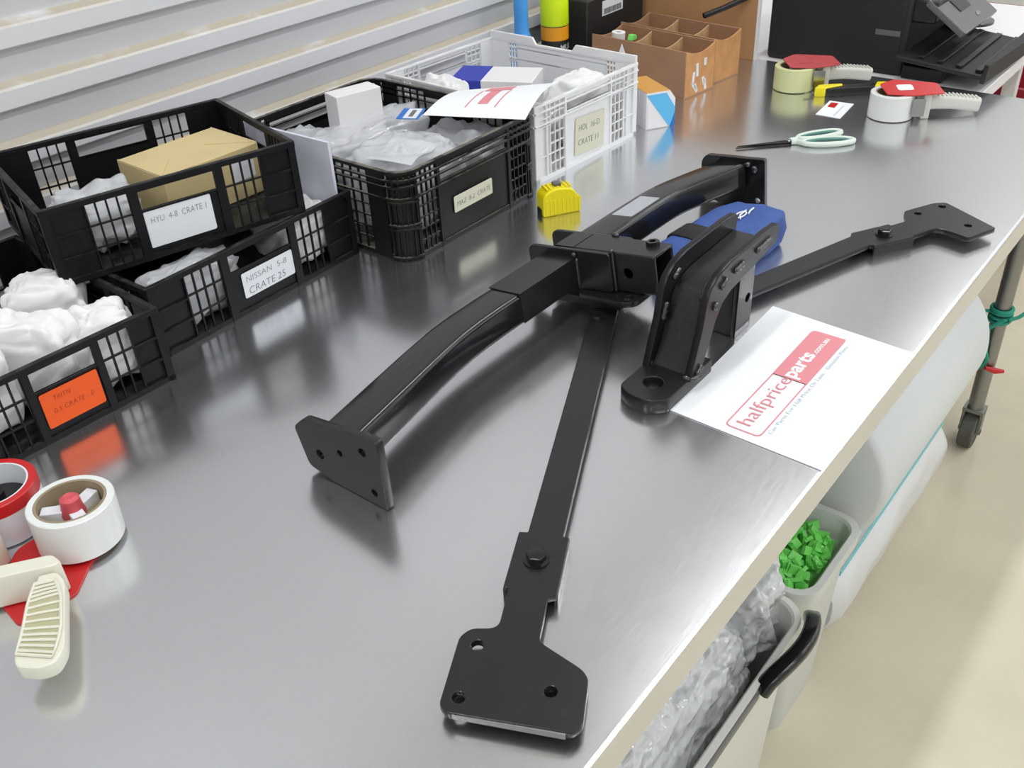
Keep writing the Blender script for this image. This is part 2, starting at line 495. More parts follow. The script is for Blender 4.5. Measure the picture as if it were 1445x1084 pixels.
# ================================================================== BENCH
BX0, BX1, BY0, BY1 = -0.55, 2.257, 0.267, 1.49
bench = thing('steel_workbench', 'long stainless steel workbench under all the tow bar parts and crates', 'workbench', (0.85, 0.88, -T))
def Bm(x, y, z): return (x - 0.85, y - 0.88, z + T)
g = G()
sec = [(BY0, -0.046), (BY0 + 0.002, -0.046), (BY0 + 0.002, -0.006), (BY1, -0.006), (BY1, 0.0), (BY0 + 0.005, 0.0), (BY0 + 0.0015, -0.0015), (BY0, -0.005)]
g.prism([(y - 0.88, z_ + T) for y, z_ in sec], BX0 - 0.85, BX1 - 0.85, 'x')
g.build('top_sheet', 'steel', bench, angle=12)
g = G(); g.box(BX1 - 0.85 - 0.003, BX1 - 0.85, BY0 - 0.88, BY1 - 0.88, T - 0.046, T - 0.006); g.build('end_lip', 'steel', bench)
g = G(); g.box(BX0 - 0.83, BX1 - 0.87, BY0 - 0.86, BY1 - 0.90, T - 0.030, T - 0.006); g.build('underframe', 'galv', bench)
def leg(x, y):
    o = G(); o.cyl(Bm(x, y, -0.03), Bm(x, y, -0.60), 0.0165, n=20)
    l = o.build('leg', 'steel_edge', bench)
    g = G(); g.box(*[a for a in (x - .85 - .012, x - .85 + .012, y - .88 - .022, y - .88 - .016)], 0.04, 0.1)
    g.box(x - .85 - .012, x - .85 + .012, y - .88 + .016, y - .88 + .022, 0.04, 0.1)
    g.box(x - .85 - .018, x - .85 + .018, y - .88 - .022, y - .88 + .022, 0.096, 0.104)
    g.build('caster_fork', 'galv', l)
    g = G(); g.cyl((x - .85, y - .88 - .015, 0.042), (x - .85, y - .88 + .015, 0.042), 0.042, n=28); g.cyl((x - .85, y - .88 - .024, 0.042), (x - .85, y - .88 + .024, 0.042), 0.008, n=12)
    g.build('caster_wheel', 'rubber', l, 0.003)
for lx, ly in ((1.98, 0.315), (1.98, 1.42), (-0.45, 0.315), (-0.45, 1.42)):
    leg(lx, ly)
# teal twine knotted round the far leg
tw = thing('teal_twine', 'teal twine knotted around the far bench leg', 'twine', (1.98, 0.315, -0.36))
for dz, tilt in ((0.0, 0.1), (0.008, -0.12), (-0.008, 0.2), (0.016, 0.05)):
    g = G(); g.tube([(0.0205 * math.cos(a * PI / 8), 0.0205 * math.sin(a * PI / 8), dz + tilt * 0.02 * math.cos(a * PI / 8)) for a in range(17)], 0.004, 6); g.build('wrap', 'twine', tw)
g = G(); g.tube([(-0.02, -0.012, 0), (-0.03, 0.01, -0.02), (-0.028, 0.012, -0.06), (-0.022, 0.0, -0.10), (-0.02, 0.01, -0.125)], 0.005, 6); g.build('hanging_end', 'twine', tw)
g = G(); g.tube([(-0.015, -0.02, 0), (0.0, -0.035, 0.005), (0.02, -0.05, 0.02)], 0.004, 6); g.build('loose_end', 'twine', tw)
g = G(); g.tube([(-0.01, 0.02, 0.008), (-0.03, 0.045, 0.012), (-0.055, 0.07, 0.012)], 0.0035, 6); g.build('loose_end', 'twine', tw)
g = G(); g.tube([(-0.026, -0.002, -0.118), (-0.015, -0.02, -0.125), (-0.002, -0.035, -0.128)], [0.004, 0.007, 0.004], 8); g.build('red_tie', 'red', tw)

# ================================================================== TOW BAR (cross member)
TL = -0.148
up = (0, -math.sin(TL), math.cos(TL))
ORG = Vector((1.0, 0.70, 0.0))
bar = thing('tow_bar', 'black cross member with bent arms and a square receiver in the middle', 'tow bar', tuple(ORG))
def rel(p): return (p[0] - ORG.x, p[1] - ORG.y, p[2] - ORG.z)
PV = Vector((0, 0.7300, 0.0575))
def tilt(Mp):  # local receiver frame (x world, y/z about the tube centre, tipped) -> bar space
    return Matrix.Translation((-ORG.x, PV.y - ORG.y, PV.z)) @ Matrix.Rotation(TL, 4, 'X') @ Mp
I4 = Matrix.Identity(4)
sec = rrect(0.058, 0.043, 0.0075, 6)
left = [(0.531, .687), (0.60, .7000), (0.68, .7148), (0.72, .7215), (0.755, .7265), (0.79, .7290), (0.83, .7300), (0.99, .7300)]
right = [(1.06, .7300), (1.20, .7300), (1.255, .7290), (1.285, .7265), (1.315, .7215), (1.36, .7110), (1.439, .6910)]
g = G(); g.sweep([rel((x, y, PV.z)) for x, y in left], sec, up); g.build('arm_tube', 'arm_paint', bar)
g = G(); g.sweep([rel((x, y, PV.z)) for x, y in right], sec, up); g.build('arm_tube', 'arm_paint', bar)
g = G(); g.box(0.99, 1.06, -0.029, 0.029, -0.0215, 0.0215); g.build('centre_tube', 'black_coat', bar, M=tilt(I4))
g = G(); g.prism([(0.868, -0.0295), (0.872, 0.028), (1.0, 0.028), (1.0, -0.0295)], 0.0212, 0.0232); g.prism([(0.868, -0.0295), (1.0, -0.0295), (1.0, -0.0285), (0.868, -0.0285)], -0.02, 0.0212)
g.build('cover_plate', 'black_coat', bar, M=tilt(I4))
# two gusset plates standing across the tube
for x, t_ in ((1.0, 0.007), (1.057, 0.007)):
    out = fillet([(-0.086, -0.0245), (0.055, -0.0245), (0.055, 0.033), (-0.086, 0.033)], [0.006, 0.004, 0.012, 0.006])
    plate('gusset_plate', out, [], t_, 'black_coat', bar, tilt(frame((x, 0, 0), (0, 1, 0), (0, 0, 1))))
# receiver socket: square tube open to the front
y0, y1 = -0.152, -0.02
x0_, x1_, zb_, zt_ = 1.00525, 1.05575, -0.0245, 0.0335
g = G(); g.box(x0_, x1_, y0, y1, zt_ - .005, zt_); g.box(x0_, x1_, y0, y1, zb_, zb_ + .005); g.box(x1_ - .005, x1_, y0, y1, zb_ + .005, zt_ - .005)
g.build('receiver_tube', 'black_coat', bar, 0.002, M=tilt(I4))
plate('receiver_cheek', [(y0, zb_ + .003), (y1, zb_ + .003), (y1, zt_ - .003), (y0, zt_ - .003)], [circle((-.108, .004), .0078, 24)], .005, 'black_coat', bar, tilt(frame((x0_ + .0025, 0, 0), (0, 1, 0), (0, 0, 1))), .0006)
g = G(); g.box(1.006, 1.055, -0.02, 0.012, 0.0215, 0.0335); g.build('top_bridge', 'black_coat', bar, M=tilt(I4))
g = G(); g.lathe([(0.0095, 0), (0.0095, 0.006), (0.005, 0.006), (0.005, 0.001)], 6, (0, 0, 0)); g.build('lock_nut', 'black_gloss', bar, M=tilt(Matrix.Translation((1.043, -0.128, 0.0335))))
# weld beads
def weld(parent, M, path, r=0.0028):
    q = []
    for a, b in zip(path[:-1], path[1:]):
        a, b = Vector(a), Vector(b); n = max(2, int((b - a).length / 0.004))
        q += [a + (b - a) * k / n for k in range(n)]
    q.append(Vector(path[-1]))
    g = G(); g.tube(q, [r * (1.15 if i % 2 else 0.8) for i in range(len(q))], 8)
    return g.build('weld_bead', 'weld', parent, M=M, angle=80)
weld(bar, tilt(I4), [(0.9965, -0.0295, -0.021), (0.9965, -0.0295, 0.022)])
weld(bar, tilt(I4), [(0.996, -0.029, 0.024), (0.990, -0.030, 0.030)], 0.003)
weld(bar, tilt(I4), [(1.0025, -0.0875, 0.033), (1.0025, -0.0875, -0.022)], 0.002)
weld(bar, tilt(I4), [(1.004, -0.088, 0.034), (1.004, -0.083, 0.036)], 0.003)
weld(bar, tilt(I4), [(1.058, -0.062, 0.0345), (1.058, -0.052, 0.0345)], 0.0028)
# chain plate with two lugs, bolted under the receiver
cp = fillet([(0.985, -0.130), (1.075, -0.130), (1.085, -0.112), (1.075, -0.03), (0.985, -0.03), (0.975, -0.112)], 0.012)
plate('chain_plate', cp, [circle((0.993, -0.112), 0.008, 16), circle((1.067, -0.112), 0.008, 16)], 0.008, 'black_coat', bar, tilt(Matrix.Translation((0, 0, -0.030))))
for x in (1.015, 1.047):
    g = G(); g.lathe([(0.010, 0), (0.010, 0.008), (0.005, 0.008), (0.005, 0.014), (0.004, 0.015)], 6, (x, -0.115, -0.0255)); g.build('bolt', 'black_gloss', bar, M=tilt(I4))
g = G(); g.tube([(1.038, -0.137, -0.030), (1.034, -0.150, -0.026), (1.044, -0.158, -0.022), (1.054, -0.150, -0.022), (1.052, -0.137, -0.028)], 0.0035, 8); g.build('chain_loop', 'bright', bar, M=tilt(I4))
g = G(); g.box(0.99, 1.065, -0.10, 0.02, -0.046, -0.034); g.build('underside_stiffener', 'black_coat', bar, M=tilt(I4))
# end plates
def yz(x): return frame((x - ORG.x, -ORG.y, 0.0), (0, 1, 0), (0, 0, 1))
ol = fillet([(.6222, .0005), (.7060, .0005), (.7470, .0080), (.7620, .0570), (.7440, .0745), (.6250, .0925)], [.002, .004, .006, .006, .006, .004])
lp = plate('end_plate', ol, [circle((.7235, .0335), .0062), circle((.6880, .0510), .0042), circle((.6500, .0690), .0055), circle((.6400, .0175), .0048)], 0.011, 'black_coat', bar, yz(0.5265))
tag(lp, 'chamfered black end plate with four holes')
for (y_, z_) in ((.6500, .0690), (.6400, .0175)):
    g = G(); g.lathe([(.0052, 0), (.0052, .004), (.003, .005)], 14, (0, 0, 0)); g.build('bolt_stub', 'bright', lp, M=frame((0.5330 - ORG.x, y_ - .002 - ORG.y, z_), (0, 1, 0), (0, 0, 1)) @ Matrix.Rotation(PI, 4, 'Y') @ Matrix.Translation((0, 0, 0.001)))
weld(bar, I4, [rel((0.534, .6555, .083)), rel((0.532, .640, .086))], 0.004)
orr = fillet([(.6250, .0005), (.7060, .0005), (.7460, .0080), (.7500, .0700), (.7420, .0820), (.6350, .0935)], [.002, .004, .006, .006, .006, .004])
rp = plate('end_plate', orr, [circle((.6505, .0745), .0055), circle((.6400, .0200), .0048)], 0.011, 'black_gloss', bar, yz(1.444))
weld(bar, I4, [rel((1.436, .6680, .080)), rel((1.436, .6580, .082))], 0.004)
g = G(); g.lathe([(.0058, 0), (.0058, .003), (.003, .004)], 14, (0, 0, 0)); g.build('bolt_stub', 'bright', rp, M=frame((1.439 - ORG.x, .6505 - ORG.y, .0745), (0, 1, 0), (0, 0, 1)) @ Matrix.Rotation(PI, 4, 'Y'))
# silver rating sticker on the far arm
st = fillet([(1.157, -0.0195), (1.240, -0.0195), (1.240, 0.0165), (1.157, 0.0165)], 0.002)
plate('rating_sticker', st, [], 0.0004, 'silver', bar, tilt(Matrix.Translation((0, 0, 0.0217))), 0)

# ================================================================== SIDE ARMS
def arm(name, label, ref, outline, radii, holes, bolt, flanges, top_bolt, glint=None, zt=0.018, th=0.008, m_='black_coat'):
    t = thing(name, label, 'bracket', (ref[0], ref[1], 0), 0, 'flat bracket arms of the tow bar')
    r2 = lambda p: (p[0] - ref[0], p[1] - ref[1])
    plate('arm_plate', fillet([r2(p) for p in outline], radii), [circle(r2(h), 0.0058, 18) for h in holes], th, m_, t, z0=zt - th, bevel=0.001)
    for (a, b) in flanges:   # turned-down lips that carry the arm
        a, b = Vector(r2(a)), Vector(r2(b)); d = (b - a).normalized(); n = Vector((-d.y, d.x))
        mid = Vector((0, 0))
        g = G(); g.prism([tuple(a - n * .002), tuple(b - n * .002), tuple(b + n * .002), tuple(a + n * .002)], 0.0, zt - 0.002)
        g.build('flange', m_, t, 0.0008)
    if glint:  # bright metal strip added in place of the reflection along the edge
        a, b = Vector(r2(glint[0])), Vector(r2(glint[1])); d = (b - a).normalized(); n = Vector((d.y, -d.x))
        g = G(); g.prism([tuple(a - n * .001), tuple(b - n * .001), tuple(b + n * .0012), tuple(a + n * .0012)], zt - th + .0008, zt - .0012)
        tag(g.build('edge_glint', 'bright', t), 'bright strip imitating the reflection on the front edge')
    bx, by = r2(bolt)
    g = G(); g.lathe([(0.0135, 0), (0.0135, 0.0018), (0.0120, 0.002)], 24, (bx, by, zt)); g.build('washer', 'black_gloss', t)
    g = G(); g.lathe([(0.0105, 0.002), (0.0105, 0.0085), (0.0095, 0.0095), (0.0050, 0.0098)], 6, (bx, by, zt)); g.build('bolt_head', 'black_gloss', t)
    g = G(); g.lathe([(0.0055, 0), (0.0055, zt)], 14, (bx, by, 0)); g.build('bolt_shank', 'black_gloss', t)
    tx, ty = r2(top_bolt)
    g = G(); g.lathe([(0.0068, 0.0), (0.0068, zt + 0.005), (0.0055, zt + 0.007)], 6, (tx, ty, 0)); g.build('end_bolt', 'black_gloss', t)
    return t
A1 = [(.990, .672), (.5685, .4654), (.5639, .4735), (.4936, .4385), (.4955, .4335), (.4510, .4100), (.4365, .4300), (.4230, .4330), (.3560, .3985),
      (.3530, .3880), (.3990, .2905), (.4100, .2875), (.4530, .3110), (.4575, .3210), (.4605, .3705), (.5085, .3955), (.5150, .3900), (.5865, .4258), (.5838, .4315), (1.008, .640)]
R1 = [.004, .002, .002, .002, .002, .010, .005, .008, .004, .004, .004, .004, .006, .008, .008, .002, .002, .002, .002, .004]
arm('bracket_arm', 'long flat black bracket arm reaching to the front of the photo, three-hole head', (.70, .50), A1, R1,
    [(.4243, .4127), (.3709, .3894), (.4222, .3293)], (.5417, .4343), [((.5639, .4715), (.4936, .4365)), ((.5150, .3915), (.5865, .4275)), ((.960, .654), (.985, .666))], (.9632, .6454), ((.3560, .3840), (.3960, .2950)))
A2 = [(1.06, .570), (1.3966, .4601), (1.4085, .4640), (1.4711, .4275), (1.4680, .4230), (1.4957, .4090), (1.5230, .4220), (1.5330, .4240), (1.5880, .3960), (1.6010, .3800),
      (1.5440, .2850), (1.4870, .3090), (1.4960, .3480), (1.4940, .3620), (1.4497, .3820), (1.4470, .3780), (1.3850, .4160), (1.3860, .4240), (1.045, .538)]
R2 = [.004, .002, .002, .002, .002, .008, .006, .006, .006, .006, .004, .004, .01, .008, .002, .002, .002, .002, .004]
arm('bracket_arm', 'flat black bracket arm pointing at the far bench edge, beyond the letterhead sheet', (1.30, .45), A2, R2,
    [(1.534, .4035), (1.5808, .3802), (1.5303, .3234)], (1.4303, .4197), [((1.4085, .4620), (1.4711, .4258)), ((1.4470, .3795), (1.3850, .4178)), ((1.10, .522), (1.13, .512))], (1.075, .545))

# ================================================================== TONGUE (ball mount)
to = thing('tow_tongue', 'black goose-necked tow tongue with round ball hole standing on the bench', 'tow tongue', (0.96, 0.50, 0))
def tr(p): return (p[0] - .96, p[1] - .50)
pl = fillet([(.960, .466), (.849, .466), (.833, .484), (.833, .512), (.845, .5325), (.960, .5325)], [.002, .006, .010, .010, .006, .002])
plate('ball_platform', [tr(p) for p in pl], [circle(tr((.8725, .5005)), .0125, 28)], 0.020, 'black_coat', to, z0=0.0, bevel=0.0015)
upp = [(.899, .018), (.909, .046), (.922, .081), (.929, .115), (.938, .131), (.956, .1425), (.985, .1485), (1.085, .1505), (1.116, .148), (1.122, .141)]
low = [(1.119, .124), (1.105, .1195), (1.044, .1120), (.992, .1060), (.9710, .0970), (.9560, .0780), (.9480, .0600), (.9340, .0330), (.922, .018)]
sp_ = [(x - .96, z_) for x, z_ in upp + low]
for yc in (.4690, .5290):
    plate('side_plate', sp_, [], 0.010, 'black_satin', to, frame((0, yc - .50, 0), (1, 0, 0), (0, 0, 1)), 0.0012)
# web between the side plates, a little below their edge
web_u = [(.908, .018), (.926, .046), (.940, .079), (.950, .104), (.958, .113), (.972, .1195), (.995, .1240), (1.110, .1275)]
web_l = [(1.110, .1195), (.994, .1150), (.972, .1090), (.962, .100), (.955, .090), (.948, .070), (.934, .042), (.918, .018)]
g = G(); g.prism([(x - .96, z_) for x, z_ in web_u + web_l], .474 - .50, .524 - .50, 'y'); g.build('web', 'black_coat', to, 0.001)
# square shank standing on the bench at the back
g = G()
sx0, sx1 = 1.051 - .96, 1.095 - .96
g.box(sx0, sx0 + .005, -.015, .020, 0, .118); g.box(sx1 - .005, sx1, -.015, .020, 0, .118); g.box(sx0 + .005, sx1 - .005, .015, .020, 0, .118)
g.build('shank', 'black_gloss', to, 0.0015)
plate('shank_face', [(sx0, 0), (sx1, 0), (sx1, .118), (sx0, .118)], [circle((1.080 - .96, .050), .0066, 24)], .005, 'black_gloss', to, frame((0, -.0175, 0), (1, 0, 0), (0, 0, 1)), .0008)
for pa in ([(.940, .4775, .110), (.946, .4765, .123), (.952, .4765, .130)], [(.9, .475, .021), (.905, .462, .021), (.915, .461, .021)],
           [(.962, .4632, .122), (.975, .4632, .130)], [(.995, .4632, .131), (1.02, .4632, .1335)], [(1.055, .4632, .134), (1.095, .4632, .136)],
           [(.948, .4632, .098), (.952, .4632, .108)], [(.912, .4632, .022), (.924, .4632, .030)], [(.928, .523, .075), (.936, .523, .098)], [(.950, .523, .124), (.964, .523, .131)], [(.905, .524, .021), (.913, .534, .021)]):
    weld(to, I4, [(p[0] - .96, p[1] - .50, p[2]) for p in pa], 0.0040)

# ================================================================== POUCH
po = thing('zip_pouch', 'blue fabric pouch with a black strap tucked behind the tow tongue', 'pouch', (1.250, 0.608, 0), math.radians(-4))
body = blob('pouch_body', 'pouch', po, (0, 0, 0.026), (0.122, 0.056, 0.030), 3, 0.10, 1.6, 0.38, 40, 20, flat=0.0)
g = G()
def ringp(x, k): 
    return [Vector((x, 0.0570 * k * math.copysign(abs(math.cos(a)) ** .40, math.cos(a)), max(0.0005, 0.026 + 0.0325 * k * math.copysign(abs(math.sin(a)) ** .40, math.sin(a))))) for a in [2 * PI * i / 32 for i in range(32)]]
g.loft([ringp(-0.068, 0.98), ringp(-0.066, 1.02), ringp(-0.022, 1.02), ringp(-0.020, 0.98)], True, True); g.build('strap', 'strap', po)
g = G()
for a0, sx_ in ((0, 1),):
    pts = [(0.048 + 0.014 * math.cos(a), 0.004 + 0.006 * math.sin(a)) for a in [2 * PI * i / 20 for i in range(21)]]
    g.tube([(x, y - 0.006, 0.0580) for x, y in pts], 0.0012, 6)
g.tube([(0.034, -0.010, 0.0580), (0.046, -0.002, 0.0582), (0.068, 0.0, 0.0580)], 0.0013, 6)
g.tube([(0.058, -0.010, 0.0580), (0.070, -0.006, 0.0580), (0.084, -0.004, 0.0570)], 0.0013, 6)
g.build('printed_logo', 'white_print', po)

# ================================================================== LETTERHEAD SHEET ON THE BENCH
ls = thing('letterhead_sheet', 'white letterhead sheet with red logo lying at the bench edge beside the tongue', 'paper', (1.0, 0.37, 0))
pc = [(.851, .2695), (1.146, .2725), (1.158, .475), (.856, .468)]
def pf(u, v):
    a = Vector(pc[0]) * (1 - u) + Vector(pc[1]) * u; b = Vector(pc[3]) * (1 - u) + Vector(pc[2]) * u
    p = a * (1 - v) + b * v
    return (p.x - 1.0, p.y - .37, 0.0012 + 0.0008 * math.sin(u * 5) * (1 - v))
pp = sheet('sheet', 'paper', ls, pf, 24, 16, 0.0006)
zp = 0.0023
def flat(o, z_=zp): return frame((o[0] - 1.0, o[1] - .37, z_), (1, 0.004, 0), (0, 1, 0))
outer = fillet([(.866, .3520), (.998, .3530), (.998, .3990), (.866, .3980)], [.008, 0, 0, .008]); inner_ = fillet([(.8675, .3535), (.998, .3545), (.998, .3975), (.8675, .3965)], [.007, 0, 0, .007])
plate('logo_outline', [(x - 1, y - .37) for x, y in outer], [[(x - 1, y - .37) for x, y in fillet([(.8675, .3535), (.9975, .3545), (.9975, .3975), (.8675, .3965)], [.007, 0, 0, .007])]], 0.0003, 'red_print', pp, Matrix.Translation((0, 0, zp)), 0)
plate('logo_block', [(x - 1, y - .37) for x, y in fillet([(.9975, .3530), (1.1255, .3540), (1.1255, .4010), (.9975, .3990)], [0, .003, .008, 0])], [], 0.0003, 'red_print', pp, Matrix.Translation((0, 0, zp)), 0)
def fit_text(name, s, x0, x1, size, m_, parent, y, z_, off=0.0):
    o = text(name, s, size, m_, parent, Matrix.Identity(4), off)
    xs = [v.co.x for v in o.data.vertices]
    k = (x1 - x0) / (max(xs) - min(xs))
    o.data.transform(flat((x0, y), z_) @ Matrix.Diagonal((k, 1, 1, 1)) @ Matrix.Translation((-min(xs), 0, 0)))
    return o
fit_text('lettering', 'halfprice', .879, .998, 0.0270, 'red_print', pp, .3708, zp, -0.0002)
fit_text('lettering', 'parts', 1.001, 1.068, 0.0270, 'paper', pp, .3712, zp + 0.0003, 0.0008)
fit_text('lettering', '.com.au', 1.070, 1.114, 0.0115, 'paper', pp, .3715, zp + 0.0003, 0.0002)
fit_text('lettering', 'Car Parts For Half Price Or Less - Genuine Parts', .879, 1.111, 0.0078, 'grey_print', pp, .3435, zp, 0.0)

# ================================================================== CRATES
def crate(label, loc, W, D, H, m_, rz, style, group=None):
    """open stacking crate, origin at the centre of its base; style gives wall layout"""
    t = thing('storage_crate', label, 'crate', loc, rz, group)
    R = style.get('r', 0.0)
    th = 0.0035
    # base
    g = G(); lo = rrect(W - 0.012, D - 0.012, max(R, 0.004) - 0.002, 4); g.prism(lo, 0.002, 0.006); g.build('base', m_, t)
    sides = {'front': (W, lambda u, n, z_: (u, -D / 2 - n, z_)), 'back': (W, lambda u, n, z_: (-u, D / 2 + n, z_)),
             'right': (D, lambda u, n, z_: (W / 2 + n, u, z_)), 'left': (D, lambda u, n, z_: (-W / 2 - n, -u, z_))}
    walls = {}
    for sd, (Ls, F) in sides.items():
        g = G()
        def bx(u0, u1, z0, z1, n0, n1):
            P = [F(u0, n0, z0), F(u1, n0, z0), F(u1, n1, z0), F(u0, n1, z0), F(u0, n0, z1), F(u1, n0, z1), F(u1, n1, z1), F(u0, n1, z1)]
            g.add(P, [(0, 3, 2, 1), (4, 5, 6, 7), (0, 1, 5, 4), (1, 2, 6, 5), (2, 3, 7, 6), (3, 0, 4, 7)])
        half = Ls / 2 - R
        top = H - style.get('rim', 0.008)
        if style.get('notch') == sd:
            top = H - 0.008
        bx(-half, half, 0.0, 0.008, -th, 0.001)          # foot strip
        lay = style['end'] if sd in ('left', 'right') else style['front']
        for (f0, f1, ty) in lay:
            for sg in (-1, 1):
                u0, u1 = sg * (f0 - 0.5) * -Ls, sg * (f1 - 0.5) * -Ls
                u0, u1 = max(-half, min(u0, u1)), min(half, max(u0, u1))
                if u1 - u0 < 1e-4: continue
                if ty == 'corner':
                    bx(u0, u1, 0.004, top, -th - 0.002, -th)
                    for zf in style['ribs']:
                        bx(u0, u1, zf * H - 0.0012, zf * H + 0.0012, -th, 0.0005)
                    e = u1 if abs(u1) > abs(u0) else u0
                    e2 = e - math.copysign(0.010, e)
                    bx(min(e, e2), max(e, e2), 0.0, top, -th, 0.001)
                    for k in range(style.get('posts', 0)):
                        pc_ = u0 + (u1 - u0) * (k + 0.5) / style['posts']
                        bx(pc_ - 0.0015, pc_ + 0.0015, 0.0, top, -th, 0.0008)
                elif ty == 'bar':
                    bx(u0, u1, 0.0, top, -th, 0.0018)
                elif ty == 'grid':
                    nc, nr = style['cols'], style['rows']
                    for k in range(nc + 1):
                        c_ = u0 + (u1 - u0) * k / nc
                        bx(c_ - 0.0011, c_ + 0.0011, 0.006, top, -th, 0.0)
                    for k in range(1, nr + 1):
                        zz = 0.008 + (top - 0.008) * k / nr
                        bx(u0, u1, zz - 0.0011, zz + 0.0011, -th, -0.0003)
                elif ty == 'solid':
                    bx(u0, u1, 0.004, top, -th, -0.001)
                elif ty == 'panel':
                    h0, h1 = style['handle']
                    bx(u0, u1, 0.004, h0 * H, -th, -0.0012)
                    bx(u0, u1, h0 * H - 0.003, h0 * H, -th, 0.0012)
                    bx(u0, u1, h1 * H, top, -th, 0.0)
        for zf in style.get('rings', []):                   # ledges that run right along the wall
            bx(-half, half, zf * H - 0.0013, zf * H + 0.0013, -th, 0.0035)
        walls[sd] = g.build('side_wall', m_, t, smooth=False)
    # rounded corner posts
    if R > 0:
        for (sx, sy, a0) in ((1, 1, 0), (-1, 1, 90), (-1, -1, 180), (1, -1, 270)):
            g = G(); cx, cy = sx * (W / 2 - R), sy * (D / 2 - R)
            n = 8
            def arc(r0, r1, z0, z1):
                lo_ = []
                for rr, zz in ((r0, z0), (r1, z0), (r1, z1), (r0, z1)):
                    lo_.append([Vector((cx + rr * math.cos(math.radians(a0 + 90 * k / n)), cy + rr * math.sin(math.radians(a0 + 90 * k / n)), zz)) for k in range(n + 1)])
                b = len(g.v); vs = [p for l in lo_ for p in l]; N = n + 1; fs = []
                for q in range(4):
                    for k in range(n):
                        fs.append((q * N + k, q * N + k + 1, ((q + 1) % 4) * N + k + 1, ((q + 1) % 4) * N + k))
                fs += [(0, N, 2 * N, 3 * N), (n, N + n, 2 * N + n, 3 * N + n)]
                g.add(vs, fs)
            arc(R - th - 0.001, R - th + 0.0015, 0.0, H - style.get('rim', .008))
            for zf in style['rings'] + style['ribs'] + [0.03]:
                arc(R - th, R + 0.0035, zf * H - 0.0018, zf * H + 0.0018)
            for k in range(6):
                a = math.radians(a0 + 8 + 15 * k)
                Mx = Matrix.Translation((cx, cy, 0)) @ Matrix.Rotation(a, 4, 'Z')
                g.box(R - th, R + 0.0012, -0.0012, 0.0012, 0.0, H - 0.01, Mx)
            g.build('corner_post', m_, t, smooth=False)
    # rim
    rimh = style.get('rim', 0.008)
    og = [(rrect(W + 0.004, D + 0.004, R + 0.003, 6), H - rimh), (rrect(W + 0.004, D + 0.004, R + 0.003, 6), H),
          (rrect(W - 0.011, D - 0.011, max(R - 0.004, 0.001), 6), H), (rrect(W - 0.011, D - 0.011, max(R - 0.004, 0.001), 6), H - rimh)]
    g = G()
    loops = [[Vector((p[0], p[1], z_)) for p in l] for l, z_ in og]
    if style.get('notch'):      # a dip in the rim of the right-hand wall
        pass
    loops.append(loops[0])
    g.loft(loops, False, False)
    g.build('rim', m_, t, 0.0008, seg=1)
    return t, walls

def crate_label(t, u, z_, w_, h_, D, m_, lines, ink='ink', tiltdeg=0.0, n=0.0004, off=0.0):
    y = -D / 2 + 0.0012 - n
    y = -D / 2 - n
    M = frame((u, y, z_), (math.cos(math.radians(tiltdeg)), 0, math.sin(math.radians(tiltdeg))), (0, 0, 1))
    lb = plate('label', fillet([(-w_ / 2, -h_ / 2), (w_ / 2, -h_ / 2), (w_ / 2, h_ / 2), (-w_ / 2, h_ / 2)], 0.003), [], 0.0005, m_, t, M, 0)
    for (s, x0, x1, yy, sz, sh) in lines:
        o = text('lettering', s, sz, ink, lb, Matrix.Identity(4), off, shear=sh)
        xs = [v.co.x for v in o.data.vertices]; k = (x1 - x0) / (max(xs) - min(xs))
        o.data.transform(M @ Matrix.Translation((x0, yy, 0.0005)) @ Matrix.Diagonal((k, 1, 1, 1)) @ Matrix.Translation((-min(xs), 0, 0)))
    return lb

S_SMALL = dict(front=[(0, .155, 'corner'), (.155, .315, 'grid'), (.315, .35, 'bar'), (.35, .5, 'panel')], end=[(0, .14, 'corner'), (.14, .30, 'grid'), (.30, .34, 'bar'), (.34, .5, 'panel')],
               ribs=[.33, .62], cols=4, rows=3, handle=(.66, .90), rim=0.008)
S_SMALL2 = dict(S_SMALL, cols=3)
S_MID = dict(front=[(.10, .23, 'grid'), (.23, .25, 'bar'), (.25, .5, 'panel')], end=[(.09, .18, 'bar'), (.18, .36, 'grid'), (.36, .5, 'panel')],
             ribs=[.36, .40, .66], rings=[.70, .83, .90], cols=4, rows=7, handle=(.74, .90), rim=0.006, r=0.034)
S_WHITE = dict(front=[(0, .14, 'corner'), (.14, .27, 'grid'), (.27, .285, 'bar'), (.285, .5, 'panel')], end=[(0, .13, 'corner'), (.13, .19, 'grid'), (.19, .5, 'solid')],
               ribs=[.32, .70, .80], posts=2, rings=[.74, .90], cols=3, rows=7, handle=(.78, .93), rim=0.005)

GC = 'black crates along the back of the bench'
c_nis, _ = crate('low black crate with white NISSAN CRATE 25 label, under the HYU crate', (.757, 1.247, 0), .384, .285, .110, 'crate_black', math.radians(1.6), S_SMALL)
crate_label(c_nis, .008, .044, .098, .040, .285, 'label_white', [('NISSAN  5-8', -.042, .036, .004, .013, .1), ('CRATE 25', -.040, .030, -.016, .016, .1)], off=-0.0003)
c_or, _ = crate('black crate with an orange label, nearest the camera on the left', (.420, 1.237, 0), .270, .372, .110, 'crate_black', math.radians(-2.0), S_SMALL2)
crate_label(c_or, 0, .043, .076, .049, .372, 'label_orange', [('TRITN', -.022, .0, .010, .010, .1), ('0.5 CRATE - 0', -.026, .026, -.007, .010, .1)], 'ink_dark', off=-0.0003)
c_hyu, _ = crate('black crate with white HYU 4-8 label stacked on top of two others', (.7165, 1.2830, .1115), .360, .276, .110, 'crate_black', math.radians(-14.3), S_SMALL)
crate_label(c_hyu, -.006, .043, .096, .053, .276, 'label_white', [('HYU  4-8  CRATE 1', -.040, .040, .008, .013, .1)], off=-0.0003)
